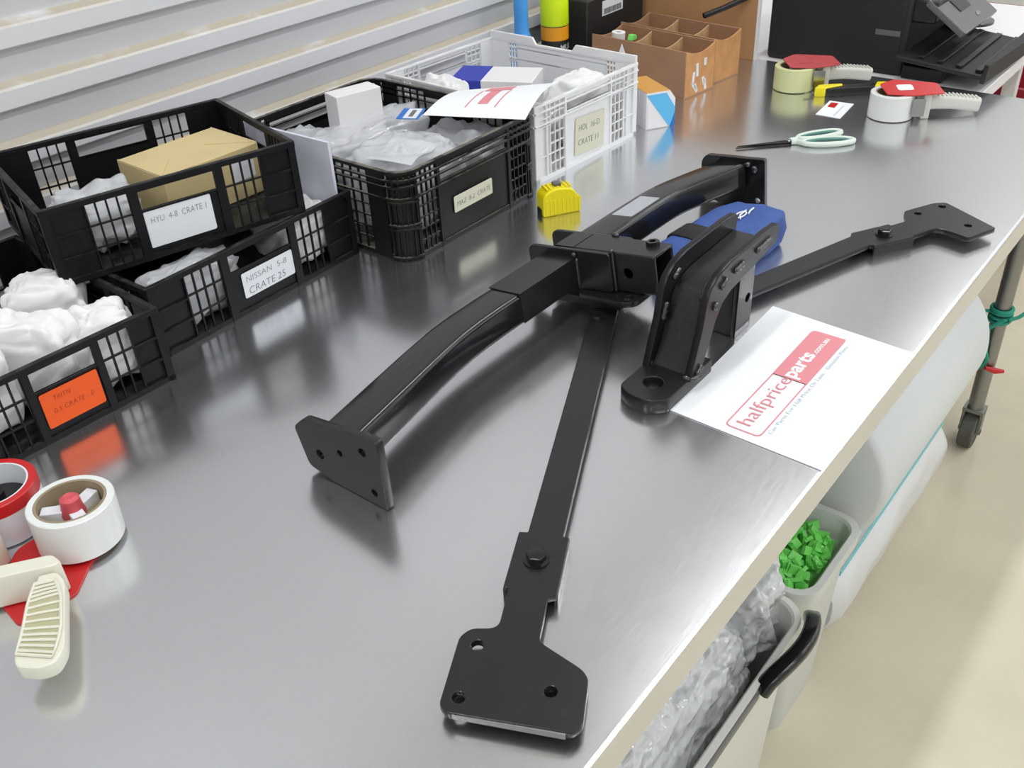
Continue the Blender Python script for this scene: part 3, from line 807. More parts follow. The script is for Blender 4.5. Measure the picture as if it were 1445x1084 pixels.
c_mid, _ = crate('tall ribbed black crate with cream label beside the white crate', (1.1400, 1.2140, 0), .344, .412, .150, 'crate_mid', 0.0, S_MID)
crate_label(c_mid, -.009, .060, .098, .028, .412, 'label_cream', [('MAZ  8-2  CRATE', -.042, .044, -.005, .0125, .1)], off=-0.0003, n=0.0014)

# white crate: the right-hand wall has a dip in its rim, so its rim is built open there
c_wh, wls = crate('tall white crate with HOL CRATE 11 label at the far end of the crate row', (1.5030, 1.2150, 0), .320, .384, .146, 'crate_white', math.radians(-2.6), S_WHITE)
crate_label(c_wh, .003, .052, .092, .072, .384, 'label_cream', [('HOL  16-D', -.036, .030, .010, .0165, .1), ('CRATE 11', -.036, .028, -.018, .0165, .1)], off=-0.0003, n=0.0006, tiltdeg=-3)
for (y0_, y1_) in ((-.192, -.030), (.062, .192)):        # raised ends of the right-hand wall
    g = G(); g.prism([(y0_, .144), (y1_, .144), (y1_ - (0.012 if y1_ < .1 else 0), .160), (y0_ + (0.012 if y0_ > 0 else 0), .160)], .154, .160, 'x'); g.build('raised_rim', 'crate_white', c_wh, 0.001)

# ================================================================== THINGS IN THE CRATES
# kraft carton in the HYU crate
cb = thing('small_carton', 'tan kraft carton lying in the stacked HYU crate', 'box', (.787, 1.270, .1185), math.radians(-2))
g = G(); g.box(-.084, .084, -.060, .060, 0, .078); g.build('carton_body', 'carton', cb, 0.0015)
g = G(); g.prism([(-.084, -.0605), (-.030, -.0605), (-.040, -.0609), (-.084, -.0609)], .0, .0782); g.build('folded_flap', 'carton', cb)
for sg in (-1, 1):
    g = G(); g.prism([(sg * .0835, .0595), (sg * .0835, -.0595), (sg * .030, .0)], .0780, .0790); g.build('folded_end', 'carton', cb)
g = G(); g.box(.030, .070, -.0612, -.0602, .030, .060); g.build('white_sticker', 'label_white', cb)
def bag(label, loc, r, seed, m_='plastic_bag', amp=0.3, rot=(0, 0, 0), cat='bag', name='plastic_bag', fl=None, fine=0.05, group=None, res=(58, 36)):
    foam = m_ == 'foam'
    o = blob(name, m_, None, (0, 0, 0), r, seed, amp * (.7 if foam else 1), 1.3 if foam else 2.0, 0.5, res[0], res[1], rot, None, 0.0 if foam else fine, 60 if res[0] < 60 else 95, 0.09 if foam else 0.05)
    lowz = min(v.co.z for v in o.data.vertices)
    o.data.transform(Matrix.Translation((0, 0, -lowz)))
    o.location = (loc[0], loc[1], loc[2] + T)
    if m_ == 'plastic_bag':
        blob('bag_contents', 'parts_grey', o, (0, 0, r[2] * .8), (r[0] * .72, r[1] * .72, r[2] * .62), seed + 50, 0.3, 1.5, 0.4, 24, 14)
    return tag(o, label, cat, group)
bag('grey plastic bag in the front corner of the HYU crate', (.615, 1.255, .1185), (.055, .045, .036), 4, rot=(0, 0, -.2))
bag('crumpled clear plastic bag in the left of the CRATE 25 crate', (.660, 1.150, .0065), (.075, .030, .040), 5)
bag('crumpled clear plastic bag in the right of the CRATE 25 crate', (.880, 1.180, .0065), (.050, .060, .045), 6, 'foam', 0.25)
# white foam bags in the orange-label crate
for i, (x, y, z_, r, lb) in enumerate([(.338, 1.135, .0065, (.036, .062, .064), 'white foam wrap bundle at the front left of the orange-label crate'), (.372, 1.285, .0065, (.060, .065, .082), 'tall white foam wrap bundle at the back of the orange-label crate'),
                                       (.418, 1.130, .0065, (.036, .062, .060), 'white foam wrap bundle in the middle of the orange-label crate'), (.488, 1.215, .0065, (.036, .052, .060), 'small white foam wrap bundle by the right wall of the orange-label crate'),
                                       (.502, 1.108, .0065, (.038, .040, .052), 'white foam wrap bundle at the right front corner of the orange-label crate')]):
    bag(lb, (x, y, z_), r, 11 + i, 'foam', 0.22, (0, 0, 0.3 * i), 'packing foam', 'foam_bundle', fine=0.0, group='foam wrap in the orange-label crate')
# fluted white plastic panel standing at the right end of crate 25
fp = thing('fluted_panel', 'white fluted plastic panel standing between the stacked and tall black crates', 'panel', (.9300, 1.250, .0065), math.radians(1.6))
g = G(); g.box(-.0025, .0025, -.132, .128, 0, .186); g.build('panel_sheet', 'fluted', fp, 0.0006)
g = G()
for k in range(26):
    yy = -.130 + k * .010
    g.box(.0025, .0032, yy, yy + .003, 0.002, .184)
o = g.build('flutes', 'fluted', fp); o['kind'] = 'stuff'
# contents of the tall black crate
bag('clear plastic parts bag filling the front of the tall black crate', (1.078, 1.112, .0065), (.084, .078, .070), 21, amp=0.14)
bag('clear plastic parts bag in the middle of the tall black crate', (1.145, 1.262, .0065), (.128, .058, .066), 22, amp=0.18)
bag('grey plastic bag at the right of the tall black crate', (1.238, 1.112, .0065), (.050, .078, .056), 23, amp=0.2)
bag('grey plastic bag in the back corner of the tall black crate', (1.06, 1.362, .0065), (.068, .034, .056), 24, amp=0.2)
wb = thing('white_box', 'white card box standing up in the tall black crate', 'box', (1.158, 1.300, .0760), math.radians(-14))
g = G(); g.box(-.045, .045, -.022, .022, 0, .108); g.build('box_body', 'white_box', wb, 0.001)
g = G(); g.box(-.0452, .0452, -.0015, .0015, .1078, .1086); g.build('lid_seam', 'label_white', wb)
tg = thing('blue_tag', 'small white tag with blue border on the plastic bags in the tall crate', 'tag', (1.178, 1.180, .1540), math.radians(28))
plate('tag_card', rrect(.056, .040, .002), [], .0008, 'mid_blue', tg, Matrix.Translation((0, 0, .0006)), 0)
plate('tag_print', rrect(.050, .024, .001), [], .0004, 'label_white', tg, Matrix.Translation((0, -.003, .0012)), 0)
plate('tag_mark', rrect(.034, .008, .001), [], .0003, 'grey_panel', tg, Matrix.Translation((0, -.003, .0015)), 0)
o = tag(sheet('clear_sleeve', 'plastic_bag', None, lambda u, v: (-.05 + .10 * u, -.04 + .08 * v, .004 * math.sin(6 * u + 2 * v)), 12, 8, 0.0008), 'flat clear plastic sleeve in the front corner of the tall black crate', 'bag')
o.location = (1.050, 1.080, .1470 + T); o.rotation_euler = (0, 0, .3)
# folded letterhead resting on the crates
fl = thing('folded_letterhead', 'curled white letterhead with red logo lying across the two tall crates', 'paper', (1.30, 1.08, .150))
q4 = [(1.172, 1.146), (1.257, .990), (1.449, 1.063), (1.306, 1.181)]
def ff(u, v):
    a = Vector(q4[0]) * (1 - u) + Vector(q4[1]) * u; b = Vector(q4[3]) * (1 - u) + Vector(q4[2]) * u
    p = a * (1 - v) + b * v
    return (p.x - 1.30, p.y - 1.08, .004 + .012 * math.sin(PI * v) * (0.6 + 0.4 * u) + .006 * (1 - u))
fs_ = sheet('sheet', 'paper', fl, ff, 16, 20, 0.0006)
def onfold(u0, u1, v0, v1, name, m_):
    sheet(name, m_, fs_, lambda u, v: tuple(Vector(ff(u0 + (u1 - u0) * u, v0 + (v1 - v0) * v)) + Vector((0, 0, .0008))), 6, 8, 0.0004)
onfold(.36, .62, .72, .92, 'logo_block', 'red_print')
onfold(.34, .352, .20, .72, 'logo_line', 'red_print')
onfold(.63, .642, .20, .72, 'logo_line', 'red_print')
onfold(.44, .54, .28, .70, 'logo_word', 'red_print')
# contents of the white crate
bb = thing('blue_box', 'blue and white carton lying in the white crate', 'box', (1.515, 1.262, .0065), math.radians(24))
g = G(); g.box(-.050, .050, -.085, .085, 0, .118); g.build('box_body', 'white_box', bb, 0.001)
g = G(); g.box(-.0505, .0505, .020, .0855, 0.002, .1185); g.build('blue_end', 'royal_blue', bb, 0.001)
o = thing('card_offcut', 'brown card offcut at the left of the white crate', 'card', (1.405, 1.225, .100), math.radians(15))
g = G(); g.box(-.035, .035, -.03, .03, 0, .004); g.build('card_sheet', 'board', o)
bag('white plastic bag at the front right of the white crate', (1.560, 1.095, .0065), (.070, .050, .062), 31, 'foam', 0.25)
bag('clear plastic bag at the front left of the white crate', (1.415, 1.110, .0065), (.050, .058, .048), 32, amp=0.2)
bag('white foam wad at the left back of the white crate', (1.385, 1.290, .0065), (.028, .060, .066), 33, 'foam', 0.25)

# ================================================================== SMALL THINGS ON THE BENCH
# tape measure
tm = thing('tape_measure', 'yellow tape measure standing in front of the white crate', 'tape measure', (1.262, .928, 0), math.radians(-32))
D2 = fillet([(-.034, 0), (.036, 0), (.036, .022), (.022, .045), (-.012, .050), (-.034, .040)], [.004, .006, .012, .014, .014, .010], 5)
g = G(); g.prism(D2, -.017, .017, 'y'); g.build('case', 'yellow', tm, 0.003, seg=3)
g = G()
for k in range(9):
    x = -.030 + k * .0076
    g.box(x, x + .0034, -.0188, -.0168, .003, .030)
for k in range(7):
    x = -.026 + k * .0072
    g.box(x, x + .0032, -.012, .012, .0460, .0494)
g.build('grip_ribs', 'yellow', tm, 0.0006, seg=1)
g = G(); g.box(-.010, .004, -.006, .006, .048, .0545); g.build('lock_slide', 'grey_panel', tm, 0.001)
g = G(); g.box(-.0365, -.0335, -.009, .009, .0, .012); g.build('tape_hook', 'black_plastic', tm, 0.0005)

# blue, white and ochre carton next to the white crate
bw = thing('medicine_carton', 'white, light blue and ochre carton beside the white crate', 'box', (1.742, 1.040, 0), math.radians(-32))
PXS = [(-.033, 0), (.033, 0), (.033, .058), (.020, .076), (-.033, .076)]
g = G(); g.prism(PXS, -.055, .055, 'y'); g.build('box_body', 'white_box', bw, 0.0008)
g = G(); g.prism([(.0332, .004), (.0336, .004), (.0336, .058), (.0332, .058)], -.0545, .0545, 'y'); g.build('blue_side', 'mid_blue', bw)
g = G(); g.prism([(-.033, .076), (.020, .076), (.020, .0766), (-.033, .0766)], -.0545, .0545, 'y'); g.build('ochre_lid', 'orange_card', bw)
g = G(); g.prism([(-.033, .072), (.012, .072), (.0325, .040), (.0325, .006), (.020, .0005)], -.0556, -.0551, 'y'); g.build('light_blue_band', 'light_blue', bw)
g = G(); g.prism([(-.030, .002), (.015, .002), (-.030, .055)], -.0560, -.0555, 'y'); g.build('white_corner', 'white_box', bw)
g = G(); g.prism([(.022, .001), (.0325, .001), (.0325, .030)], -.0562, -.0555, 'y'); g.build('blue_corner', 'mid_blue', bw)

# spray can, blue bottle behind the crates
cn = thing('spray_can', 'spray can with fluorescent yellow cap and orange band behind the white crate', 'spray can', (1.893, 1.392, 0))
g = G(); g.lathe([(.030, 0), (.0325, .003), (.0325, .120), (.030, .126)], 32); g.build('can_body', 'black_plastic', cn)
g = G(); g.lathe([(.0327, .092), (.0328, .092), (.0328, .122), (.0327, .122)], 32); g.build('orange_band', 'amber', cn)
g = G(); g.lathe([(.0318, .124), (.0332, .126), (.0332, .188), (.0310, .194)], 32); g.build('cap', 'neon', cn)
for zz, tx_, sz in ((.070, 'MULTI', .018), (.053, 'SPRAY', .015)):
    # lettering wrapped on the can
    o = text('lettering', tx_, sz, 'white_print', cn, Matrix.Identity(4), 0.0003)
    for v in o.data.vertices:
        a = math.radians(-122) + v.co.x / .0329
        v.co = (.0331 * math.cos(a), .0331 * math.sin(a), zz + v.co.y)
bt = thing('blue_bottle', 'blue plastic bottle neck standing behind the white crate by the wall', 'bottle', (1.818, 1.432, 0))
g = G(); g.lathe([(.030, 0), (.032, .004), (.032, .085), (.024, .104), (.0175, .116), (.0165, .150), (.0165, .230), (.012, .238)], 28); g.build('bottle_body', 'blue_bottle', bt)
g = G(); g.lathe([(.0185, .106), (.0200, .108), (.0200, .114), (.0180, .117)], 28); g.build('collar', 'blue_bottle', bt)

# corrugated parts bins
def bin_(label, cx, cy, rz, w_, d_, h_, divs, dip=True):
    t = thing('card_bin', label, 'parts bin', (cx, cy, 0), rz, 'brown card parts bins')
    tk = .003
    g = G(); g.box(-w_ / 2, w_ / 2, -d_ / 2, d_ / 2, 0, tk); g.build('bottom', 'bin_card', t)
    for s in (-1, 1):
        g = G(); g.box(s * w_ / 2 - (tk if s > 0 else 0), s * w_ / 2 + (tk if s < 0 else 0), -d_ / 2, d_ / 2, tk, h_); g.build('side_panel', 'bin_card', t, 0.0008, seg=1)
    def front(y, m_, name, hh):
        pts = [(-w_ / 2 + tk, tk), (w_ / 2 - tk, tk)] + [(w_ / 2 - tk - (w_ - 2 * tk) * k / 10, hh - .012 * math.sin(PI * k / 10)) for k in range(11)]
        g = G(); g.prism(pts, y, y + tk, 'y'); return g.build(name, m_, t)
    front(-d_ / 2, 'bin_front', 'front_panel', h_)
    front(d_ / 2 - tk, 'bin_card', 'back_panel', h_)
    for f in divs:
        front(-d_ / 2 + f * d_, 'bin_edge', 'divider', h_ - .004)
    return t
b1 = bin_('brown card bin with torn white sticker on its front, nearest the white crate', 1.965, 1.168, math.radians(-7), .112, .270, .104, (.33, .66))
g = G()
random.seed(4)
for k in range(7):
    x = -.028 + random.random() * .055; z_ = .012 + random.random() * .070
    a = random.random() * 1.2 + .6; L_ = .012 + random.random() * .02
    Mx = Matrix.Translation((x, -.1355, z_)) @ Matrix.Rotation(a, 4, 'Y')
    g.box(-L_ / 2, L_ / 2, -.0004, .0004, -.004, .004, Mx)
g.build('torn_sticker', 'label_white', b1)
b2 = bin_('brown card bin standing behind the stickered bin, next to the board', 2.088, 1.168, math.radians(-7), .112, .270, .104, (.33, .66))
rl = thing('label_roll', 'small white roll standing in the back of the stickered card bin', 'roll', (1.955, 1.262, .0035))
g = G(); g.lathe([(.0155, 0), (.0155, .105), (.006, .105), (.006, 0)], 24, closed=True, M=Matrix.Rotation(0.08, 4, 'X')); g.build('roll_body', 'white_box', rl)
gr = thing('green_clip', 'small green clip on the edge of the stickered card bin', 'clip', (1.928, 1.200, .1035))
g = G(); g.prism(fillet([(-.012, 0), (.012, 0), (.009, .010), (-.006, .013)], .003), -.006, .006, 'y'); g.build('clip_body', 'green', gr, 0.001)
ps = thing('paper_scrap', 'white pointed paper scrap leaning on the stickered card bin', 'paper', (1.872, 1.190, 0), math.radians(-97))
g = G(); g.prism([(-.012, 0), (.012, 0), (.010, .085), (-.002, .108), (-.010, .088)], -.0006, .0006, 'y'); g.build('scrap_sheet', 'paper', ps)
# black device with a barcode label behind the bins
bd = thing('black_device', 'black box with a white barcode label behind the card bins', 'device', (2.085, 1.400, 0))
g = G(); g.box(-.125, .125, -.055, .070, 0, .165); g.build('housing', 'printer', bd, 0.004)
g = G(); g.box(-.062, .028, -.0556, -.0550, .118, .152); lb_ = g.build('barcode_label', 'label_white', bd)
g = G()
random.seed(2); x = -.056
while x < .020:
    wd = .001 + random.random() * .0022
    g.box(x, x + wd, -.0562, -.0556, .121, .134); x += wd + .0012 + random.random() * .0015
o = g.build('barcode', 'grey_panel', lb_)
# brown board upright at the end of the bench
br = thing('brown_board', 'upright brown board with a white edge at the far end of the bench', 'board', (2.246, 1.265, 0))
g = G(); g.box(-.006, .006, -.219, .222, 0, .24); g.build('board_panel', 'board', br, 0.001)
g = G(); g.box(-.007, .007, -.224, -.219, 0, .24); g.build('white_edge', 'white_top', br, 0.0008)
ct = thing('black_cutter', 'black handled tool lying across the top of the rear card bin', 'tool', (2.160, 1.125, .104), math.radians(-36))
g = G(); g.sweep([(-.02, 0, .012), (.03, 0, .024), (.10, 0, .046)], rrect(.014, .012, .004, 3), (0, 0, 1)); g.build('tool_handle', 'black_plastic', ct)

# printer on a white table beyond the bench
wt = thing('white_table', 'white laminate table beyond the far end of the workbench', 'table', (2.68, 1.0, -T))
g = G(); g.box(-.415, .400, -.487, .480, T - .034, T - .004); g.build('table_top', 'white_top', wt, 0.002)
g = G(); g.box(.400, .404, -.487, .480, T - .034, T - .004); g.build('red_edge', 'red_fabric', wt)
for sx in (-.38, .37):
    for sy in (-.38, .44):
        g = G(); g.box(sx - .018, sx + .018, sy - .018, sy + .018, 0, T - .034); g.build('leg', 'white_top', wt, 0.001)
rb = thing('red_tub', 'dark red storage tub on the floor past the far bench end', 'tub', (3.46, .520, -T))
g = G()
lo = [[Vector((p[0], p[1], z_)) for p in rrect(a, b, .03, 4)] for a, b, z_ in ((.54, .40, 0), (.60, .45, .41), (.64, .48, .41), (.64, .48, .45), (.60, .45, .45), (.52, .38, .02))]
g.loft(lo, True, True); g.build('tub_body', 'red_fabric', rb)
pr_ = thing('printer', 'big black office printer on the white table', 'printer', (2.52, .865, -.004))
g = G(); g.box(-.228, .24, -.165, .172, 0.0, .215); g.build('housing', 'printer', pr_, 0.010, seg=3)
g = G(); g.box(-.2292, -.2262, -.150, .165, .012, .195); g.build('side_cover', 'printer', pr_, 0.002)
g = G(); g.box(-.2305, -.2290, -.147, -.090, .088, .100); g.build('grip_recess', 'grey_panel', pr_, 0.0005)
g = G(); g.box(-.22, .20, -.215, -.160, .120, .170); g.build('panel_bracket', 'black_plastic', pr_, 0.006)
Mp = frame((-.105, -.235, .135), (1, 0, 0), (0, .80, .55))
plate('control_panel', rrect(.235, .110, .006), [], .014, 'grey_panel', pr_, Mp, .002)
plate('panel_screen', rrect(.070, .036, .003), [], .003, 'screen', pr_, Mp @ Matrix.Translation((-.01, .010, .0075)), .0004)
plate('panel_button', rrect(.020, .010, .003), [], .003, 'bright', pr_, Mp @ Matrix.Translation((.02, -.032, .0075)), .0004)
Mt = frame((-.105, -.245, .045), (1, 0, 0), (0, 1, .10))
tray = plate('output_tray', fillet([(-.165, -.105), (.165, -.105), (.175, .09), (-.165, .09)], .006), [], .010, 'printer', pr_, Mt, .002)
for k in range(4):
    g = G(); g.box(-.150, .150, -.095 + k * .042, -.082 + k * .042, .005, .012); g.build('tray_rib', 'black_plastic', tray, 0.001, M=Mt)
g = G(); g.prism([(-.165, -.100), (.165, -.100), (.185, -.118), (.175, -.128), (-.165, -.110)], -.012, .030); g.build('tray_stop', 'printer', tray, 0.002, M=Mt)
g = G(); g.lathe([(.055, 0), (.055, .006), (.050, .008)], 32, (0.06, -.215, .066)); g.build('paper_guide', 'grey_panel', pr_)
g = G(); g.box(-.235, .02, -.255, -.165, 0.0, .030); g.build('cassette', 'black_plastic', pr_, 0.003)

# business card, cutter, scissors
bc = thing('business_card', 'white business card with a small red mark near the scissors', 'card', (1.998, .735, 0), 0.0)
plate('card', [(-.050, -.0315), (.051, -.0205), (.0465, .0315), (-.050, .0215)], [], .0006, 'paper', bc, z0=0.0002, bevel=0)
plate('red_mark', [(.006, .004), (.038, .008), (.036, .024), (.006, .020)], [], .0003, 'red', bc, z0=.0009, bevel=0)
plate('card_lines', [(-.040, -.016), (.030, -.009), (.030, -.005), (-.040, -.012)], [], .0003, 'grey_print', bc, z0=.0009, bevel=0)

kn = thing('box_cutter', 'yellow and black box cutter lying between the two tape guns', 'knife', (2.108, .752, 0), math.radians(-50))
outl = fillet([(-.075, -.006), (-.045, -.013), (.080, -.013), (.088, -.004), (.080, .011), (-.040, .013), (-.066, .012)], .004)
plate('knife_body', outl, [], .018, 'black_plastic', kn, z0=0.0, bevel=.002)
plate('yellow_nose', fillet([(-.078, -.007), (-.060, -.013), (-.012, .004), (-.012, .0135), (-.062, .0135)], .003), [], .0205, 'yellow', kn, z0=0.0, bevel=.002)
plate('yellow_tail', fillet([(.052, -.0135), (.070, -.0135), (.088, .010), (.066, .0130)], .003), [], .0205, 'yellow', kn, z0=0.0, bevel=.002)
g = G(); g.box(-.098, -.070, -.005, .005, .007, .0078); g.build('blade', 'bright', kn)

si = thing('scissors', 'scissors with dark blades and white and teal handles', 'scissors', (1.763, .728, 0), math.radians(-44))
# local x from blade tip (-) to handle (+)
plate('blade', fillet([(-.112, -.001), (-.012, -.010), (.002, -.006), (.004, .003), (-.010, .004)], .001), [], .0022, 'blade', si, z0=.0012, bevel=.0004)
plate('blade', fillet([(-.108, .001), (-.010, .009), (.004, .006), (.004, -.004), (-.012, -.004)], .001), [], .0022, 'blade', si, z0=.0036, bevel=.0004)
g = G(); g.lathe([(.004, 0), (.004, .0022), (.003, .0028)], 14, (-.004, 0, .0056)); g.build('pivot_screw', 'bright', si)
def loop_handle(pts, name='handle'):
    g = G(); g.tube(pts, [.0052] * len(pts), 10); h = g.build(name, 'sc_white', si)
    c_ = sum((Vector(p) for p in pts[1:-1]), Vector()) / (len(pts) - 2)
    inn_ = [Vector(p) * .9 + c_ * .1 for p in pts[2:-2]]
    inn_ = [c_ + (Vector(p) - c_) * .80 for p in pts[2:-1]]; inn_.append(inn_[0])
    g = G(); g.tube(inn_, .0036, 8); g.build('grip_lining', 'sc_teal', h)
def oval(cx, cy, a, b, rz, n=22):
    return [(cx + a * math.cos(t) * math.cos(rz) - b * math.sin(t) * math.sin(rz), cy + a * math.cos(t) * math.sin(rz) + b * math.sin(t) * math.cos(rz), .0060) for t in [PI + 2 * PI * k / n for k in range(n + 1)]]
loop_handle([(.0, -.004, .006), (.012, -.006, .006)] + oval(.068, -.020, .050, .016, -.12) + [(.012, -.006, .006)])
loop_handle([(.0, .004, .006), (.012, .005, .006)] + oval(.066, .018, .048, .014, .15) + [(.012, .005, .006)])

# ------------------------------------------------------------------ tape guns
def tape_gun_far(label, x, y, rz, tape, red, h0):
    """lies on its side: roll below, red side plate on top, ribbed grip pointing away"""
    t = thing('tape_gun', label, 'tape dispenser', (x, y, 0), rz, 'tape guns')
    R_ = .044
    g = G(); g.lathe([(R_, .002), (R_, .050), (R_ - .001, .051), (.034, .051), (.034, .002)], 40, closed=True); g.build('tape_roll', tape, t)
    g = G(); g.lathe([(.0338, .003), (.0338, .0505), (.031, .0505), (.031, .003)], 32, closed=True); g.build('roll_core', 'tape_core', t)
    g = G(); g.lathe([(.030, 0), (.030, .006), (.012, .008), (.012, .052)], 24); g.build('hub', 'handle_grey', t)
    plate('side_plate', fillet([(-.020, -.030), (.030, -.040), (.094, -.034), (.090, .012), (.010, .034), (-.024, .016)], .006), [], .0022, red, t, Matrix.Translation((0, 0, .0560)) @ Matrix.Rotation(math.radians(9), 4, 'X') @ Matrix.Translation((0, 0.004, 0.002)), .0006)
    plate('plate_sticker', rrect(.032, .024, .005, 4, .022, -.004), [], .0004, 'label_white' if red == 'red' else red, t, Matrix.Translation((0, 0, .0560)) @ Matrix.Rotation(math.radians(9), 4, 'X') @ Matrix.Translation((0, 0.004, 0.0034)), 0)
    g = G(); g.box(.054, .072, -.026, .012, .0, .053); g.build('frame_block', 'handle_grey', t, 0.003)
    g = G(); g.box(.030, .056, -.0385, -.036, .010, .046); g.build('cutting_blade', 'bright', t, 0.0005)
    # grip
    g = G(); g.sweep([(.066, 0, .026), (.085, 0, .028), (.12, 0, .027), (.155, 0, .022), (.176, 0, .019)], rrect(.023, .028, .008, 4), (0, 0, 1)); gr_ = g.build('grip', 'handle_grey', t)
    for k in range(11):
        xx = .090 + k * .0078
        zc = .027 - max(0, xx - .12) * .14
        g = G(); g.box(xx, xx + .0036, -.008, .008, zc + .011, zc + .0165); g.build('grip_rib', 'handle_grey', gr_, 0.0006, seg=1)
    return t
tape_gun_far('tape gun with a cream tape roll and dull red plate, nearest the card bins', 2.0880, .8720, math.radians(-46), 'tape_cream', 'red_soft', 0)
tape_gun_far('tape gun with a white tape roll and bright red plate in front of the printer', 2.0130, .6250, math.radians(-54), 'tape_white', 'red', 0)

# near tape gun, red plate underneath, roll on top
ng = thing('tape_gun', 'near tape gun with white tape roll, red knob and ribbed ivory grip at left', 'tape dispenser', (.26, .83, 0), 0, 'tape guns')
nr = lambda p: (p[0] - .26, p[1] - .83)
plate('side_plate', fillet([nr(p) for p in [(.330, .880), (.300, .905), (.245, .905), (.196, .858), (.190, .800), (.2376, .7940), (.2480, .7930), (.2800, .8200), (.318, .838)]], .010), [], .0025, 'red', ng, z0=.0, bevel=.0005)
rcx, rcy = .2970 - .26, .8600 - .83
Mr = Matrix.Translation((rcx, rcy, .0045)) @ Matrix.Rotation(math.radians(2), 4, 'Y')
g = G(); g.lathe([(.0440, .002), (.0440, .050), (.0430, .051), (.0365, .051), (.0365, .002)], 48, closed=True, M=Mr); g.build('tape_roll', 'tape_white', ng)
g = G(); g.lathe([(.0363, .003), (.0363, .0508), (.0335, .0508), (.0335, .003)], 40, closed=True, M=Mr); g.build('roll_core', 'tape_core', ng)
g = G(); g.lathe([(.0325, .0), (.0325, .030), (.030, .031), (.0, .031)], 40, M=Mr); g.build('hub_disc', 'tape_core', ng)
g = G()
for a in (20, 140, 260):
    g.box(.006, .032, -.007, .007, .030, .042, Mr @ Matrix.Rotation(math.radians(a), 4, 'Z'))
g.build('hub_spokes', 'label_white', ng, 0.001)
g = G(); g.lathe([(.012, .031), (.013, .036), (.011, .044), (.010, .054), (.006, .057), (.003, .0555)], 20, M=Mr); g.build('knob', 'knob', ng)
bodyp = [(.170, .872), (.2108, .8455), (.2495, .8177), (.2490, .8010), (.2420, .8000), (.2070, .8250), (.165, .852)]
plate('gun_body', fillet([nr(p) for p in bodyp], .006), [], .038, 'ivory', ng, z0=.004, bevel=.002)
hp = [(.2269, .8080), (.2414, .7980), (.2390, .7790), (.1935, .7027), (.1782, .6929), (.1657, .6990), (.1547, .7170), (.1581, .7290), (.1797, .7470), (.2063, .7848)]
hpf = fillet([nr(p) for p in hp], [.004, .006, .01, .01, .006, .006, .004, .006, .01, .01])
gp = plate('grip', hpf, [], .016, 'ivory', ng, z0=.020, bevel=.002)
# recessed ribbed face of the grip
c0, c1 = Vector((.2205, .795)), Vector((.1680, .718))
lft = [Vector(p) for p in [(.2185, .7985), (.2015, .7805), (.1790, .7500), (.1620, .7300)]]
rgt = [Vector(p) for p in [(.2330, .7880), (.2270, .7660), (.2020, .7230), (.1800, .7000)]]
def lerp(l, t):
    t *= len(l) - 1; i = min(int(t), len(l) - 2); return l[i].lerp(l[i + 1], t - i)
rec = [tuple(Vector(nr(lerp(lft, k / 8)))) for k in range(9)] + [tuple(Vector(nr(lerp(rgt, 1 - k / 8)))) for k in range(9)]
plate('grip_recess', rec, [], .0008, 'rib', gp, Matrix.Translation((0, 0, .0364)), 0)
for k in range(13):
    t_ = (k + .3) / 13
    a, b = Vector(nr(lerp(lft, t_))), Vector(nr(lerp(rgt, t_)))
    g = G(); g.tube([(a.x, a.y, .0372), ((a.x + b.x) / 2, (a.y + b.y) / 2, .0376), (b.x, b.y, .0372)], .0016, 6); g.build('grip_rib', 'ivory', gp)
g = G(); g.tube([tuple(list(p) + [.0375]) for p in rec] + [tuple(list(rec[0]) + [.0375])], .0016, 6); g.build('grip_border', 'ivory', gp)

# red tape roll with its gun at the frame edge
rg = thing('tape_gun', 'tape gun with a red and white tape roll at the left edge of the bench', 'tape dispenser', (.262, .957, 0), 0, 'tape guns')
g = G(); g.lathe([(.046, .002), (.046, .040), (.0385, .040), (.0385, .002)], 44, closed=True); g.build('roll_paper', 'label_white', rg)
g = G(); g.lathe([(.0465, .040), (.0465, .054), (.0455, .055), (.0385, .055), (.0385, .040)], 44, closed=True); g.build('red_flange', 'red', rg)
g = G(); g.lathe([(.0383, .003), (.0383, .0548), (.0365, .0548), (.0365, .003)], 40, closed=True); g.build('roll_liner', 'label_white', rg)
g = G(); g.lathe([(.034, .002), (.034, .030), (.010, .032), (.010, .044)], 30); g.build('hub', 'black_plastic', rg)
bp_ = fillet([(p[0] - .262, p[1] - .957) for p in [(.205, .935), (.2160, .9130), (.2380, .9060), (.2330, .8930), (.212, .8810), (.165, .8900), (.165, .930)]], .003)
plate('gun_body', bp_, [], .050, 'ivory', rg, z0=.002, bevel=.002)

# ================================================================== UNDER THE BENCH
# storage tubs on the floor
def tub(label, cx, cy, W, D, z1, m_, taper=.02, lip=.012, name='storage_tub', r=.04):
    t = thing(name, label, 'tub', (cx, cy, -T))
    h = z1 + T
    g = G()
    lo = []
    for dw, z_ in ((-2 * taper, 0.0), (-taper * .2, h - .03), (0, h - .028), (2 * lip, h - .022), (2 * lip, h), (0.0, h), (-.006, h - .004), (-2 * taper - .006, .005)):
        lo.append([Vector((p[0], p[1], z_)) for p in rrect(W + dw, D + dw, r + dw * .3, 6)])
    g.loft(lo, True, True); g.build('tub_body', m_, t)
    return t
t1 = tub('frosted tub holding green pieces under the bench beside the foam roll', 1.090, .460, .186, .31, -.345, 'tub', lip=.010, r=.032)
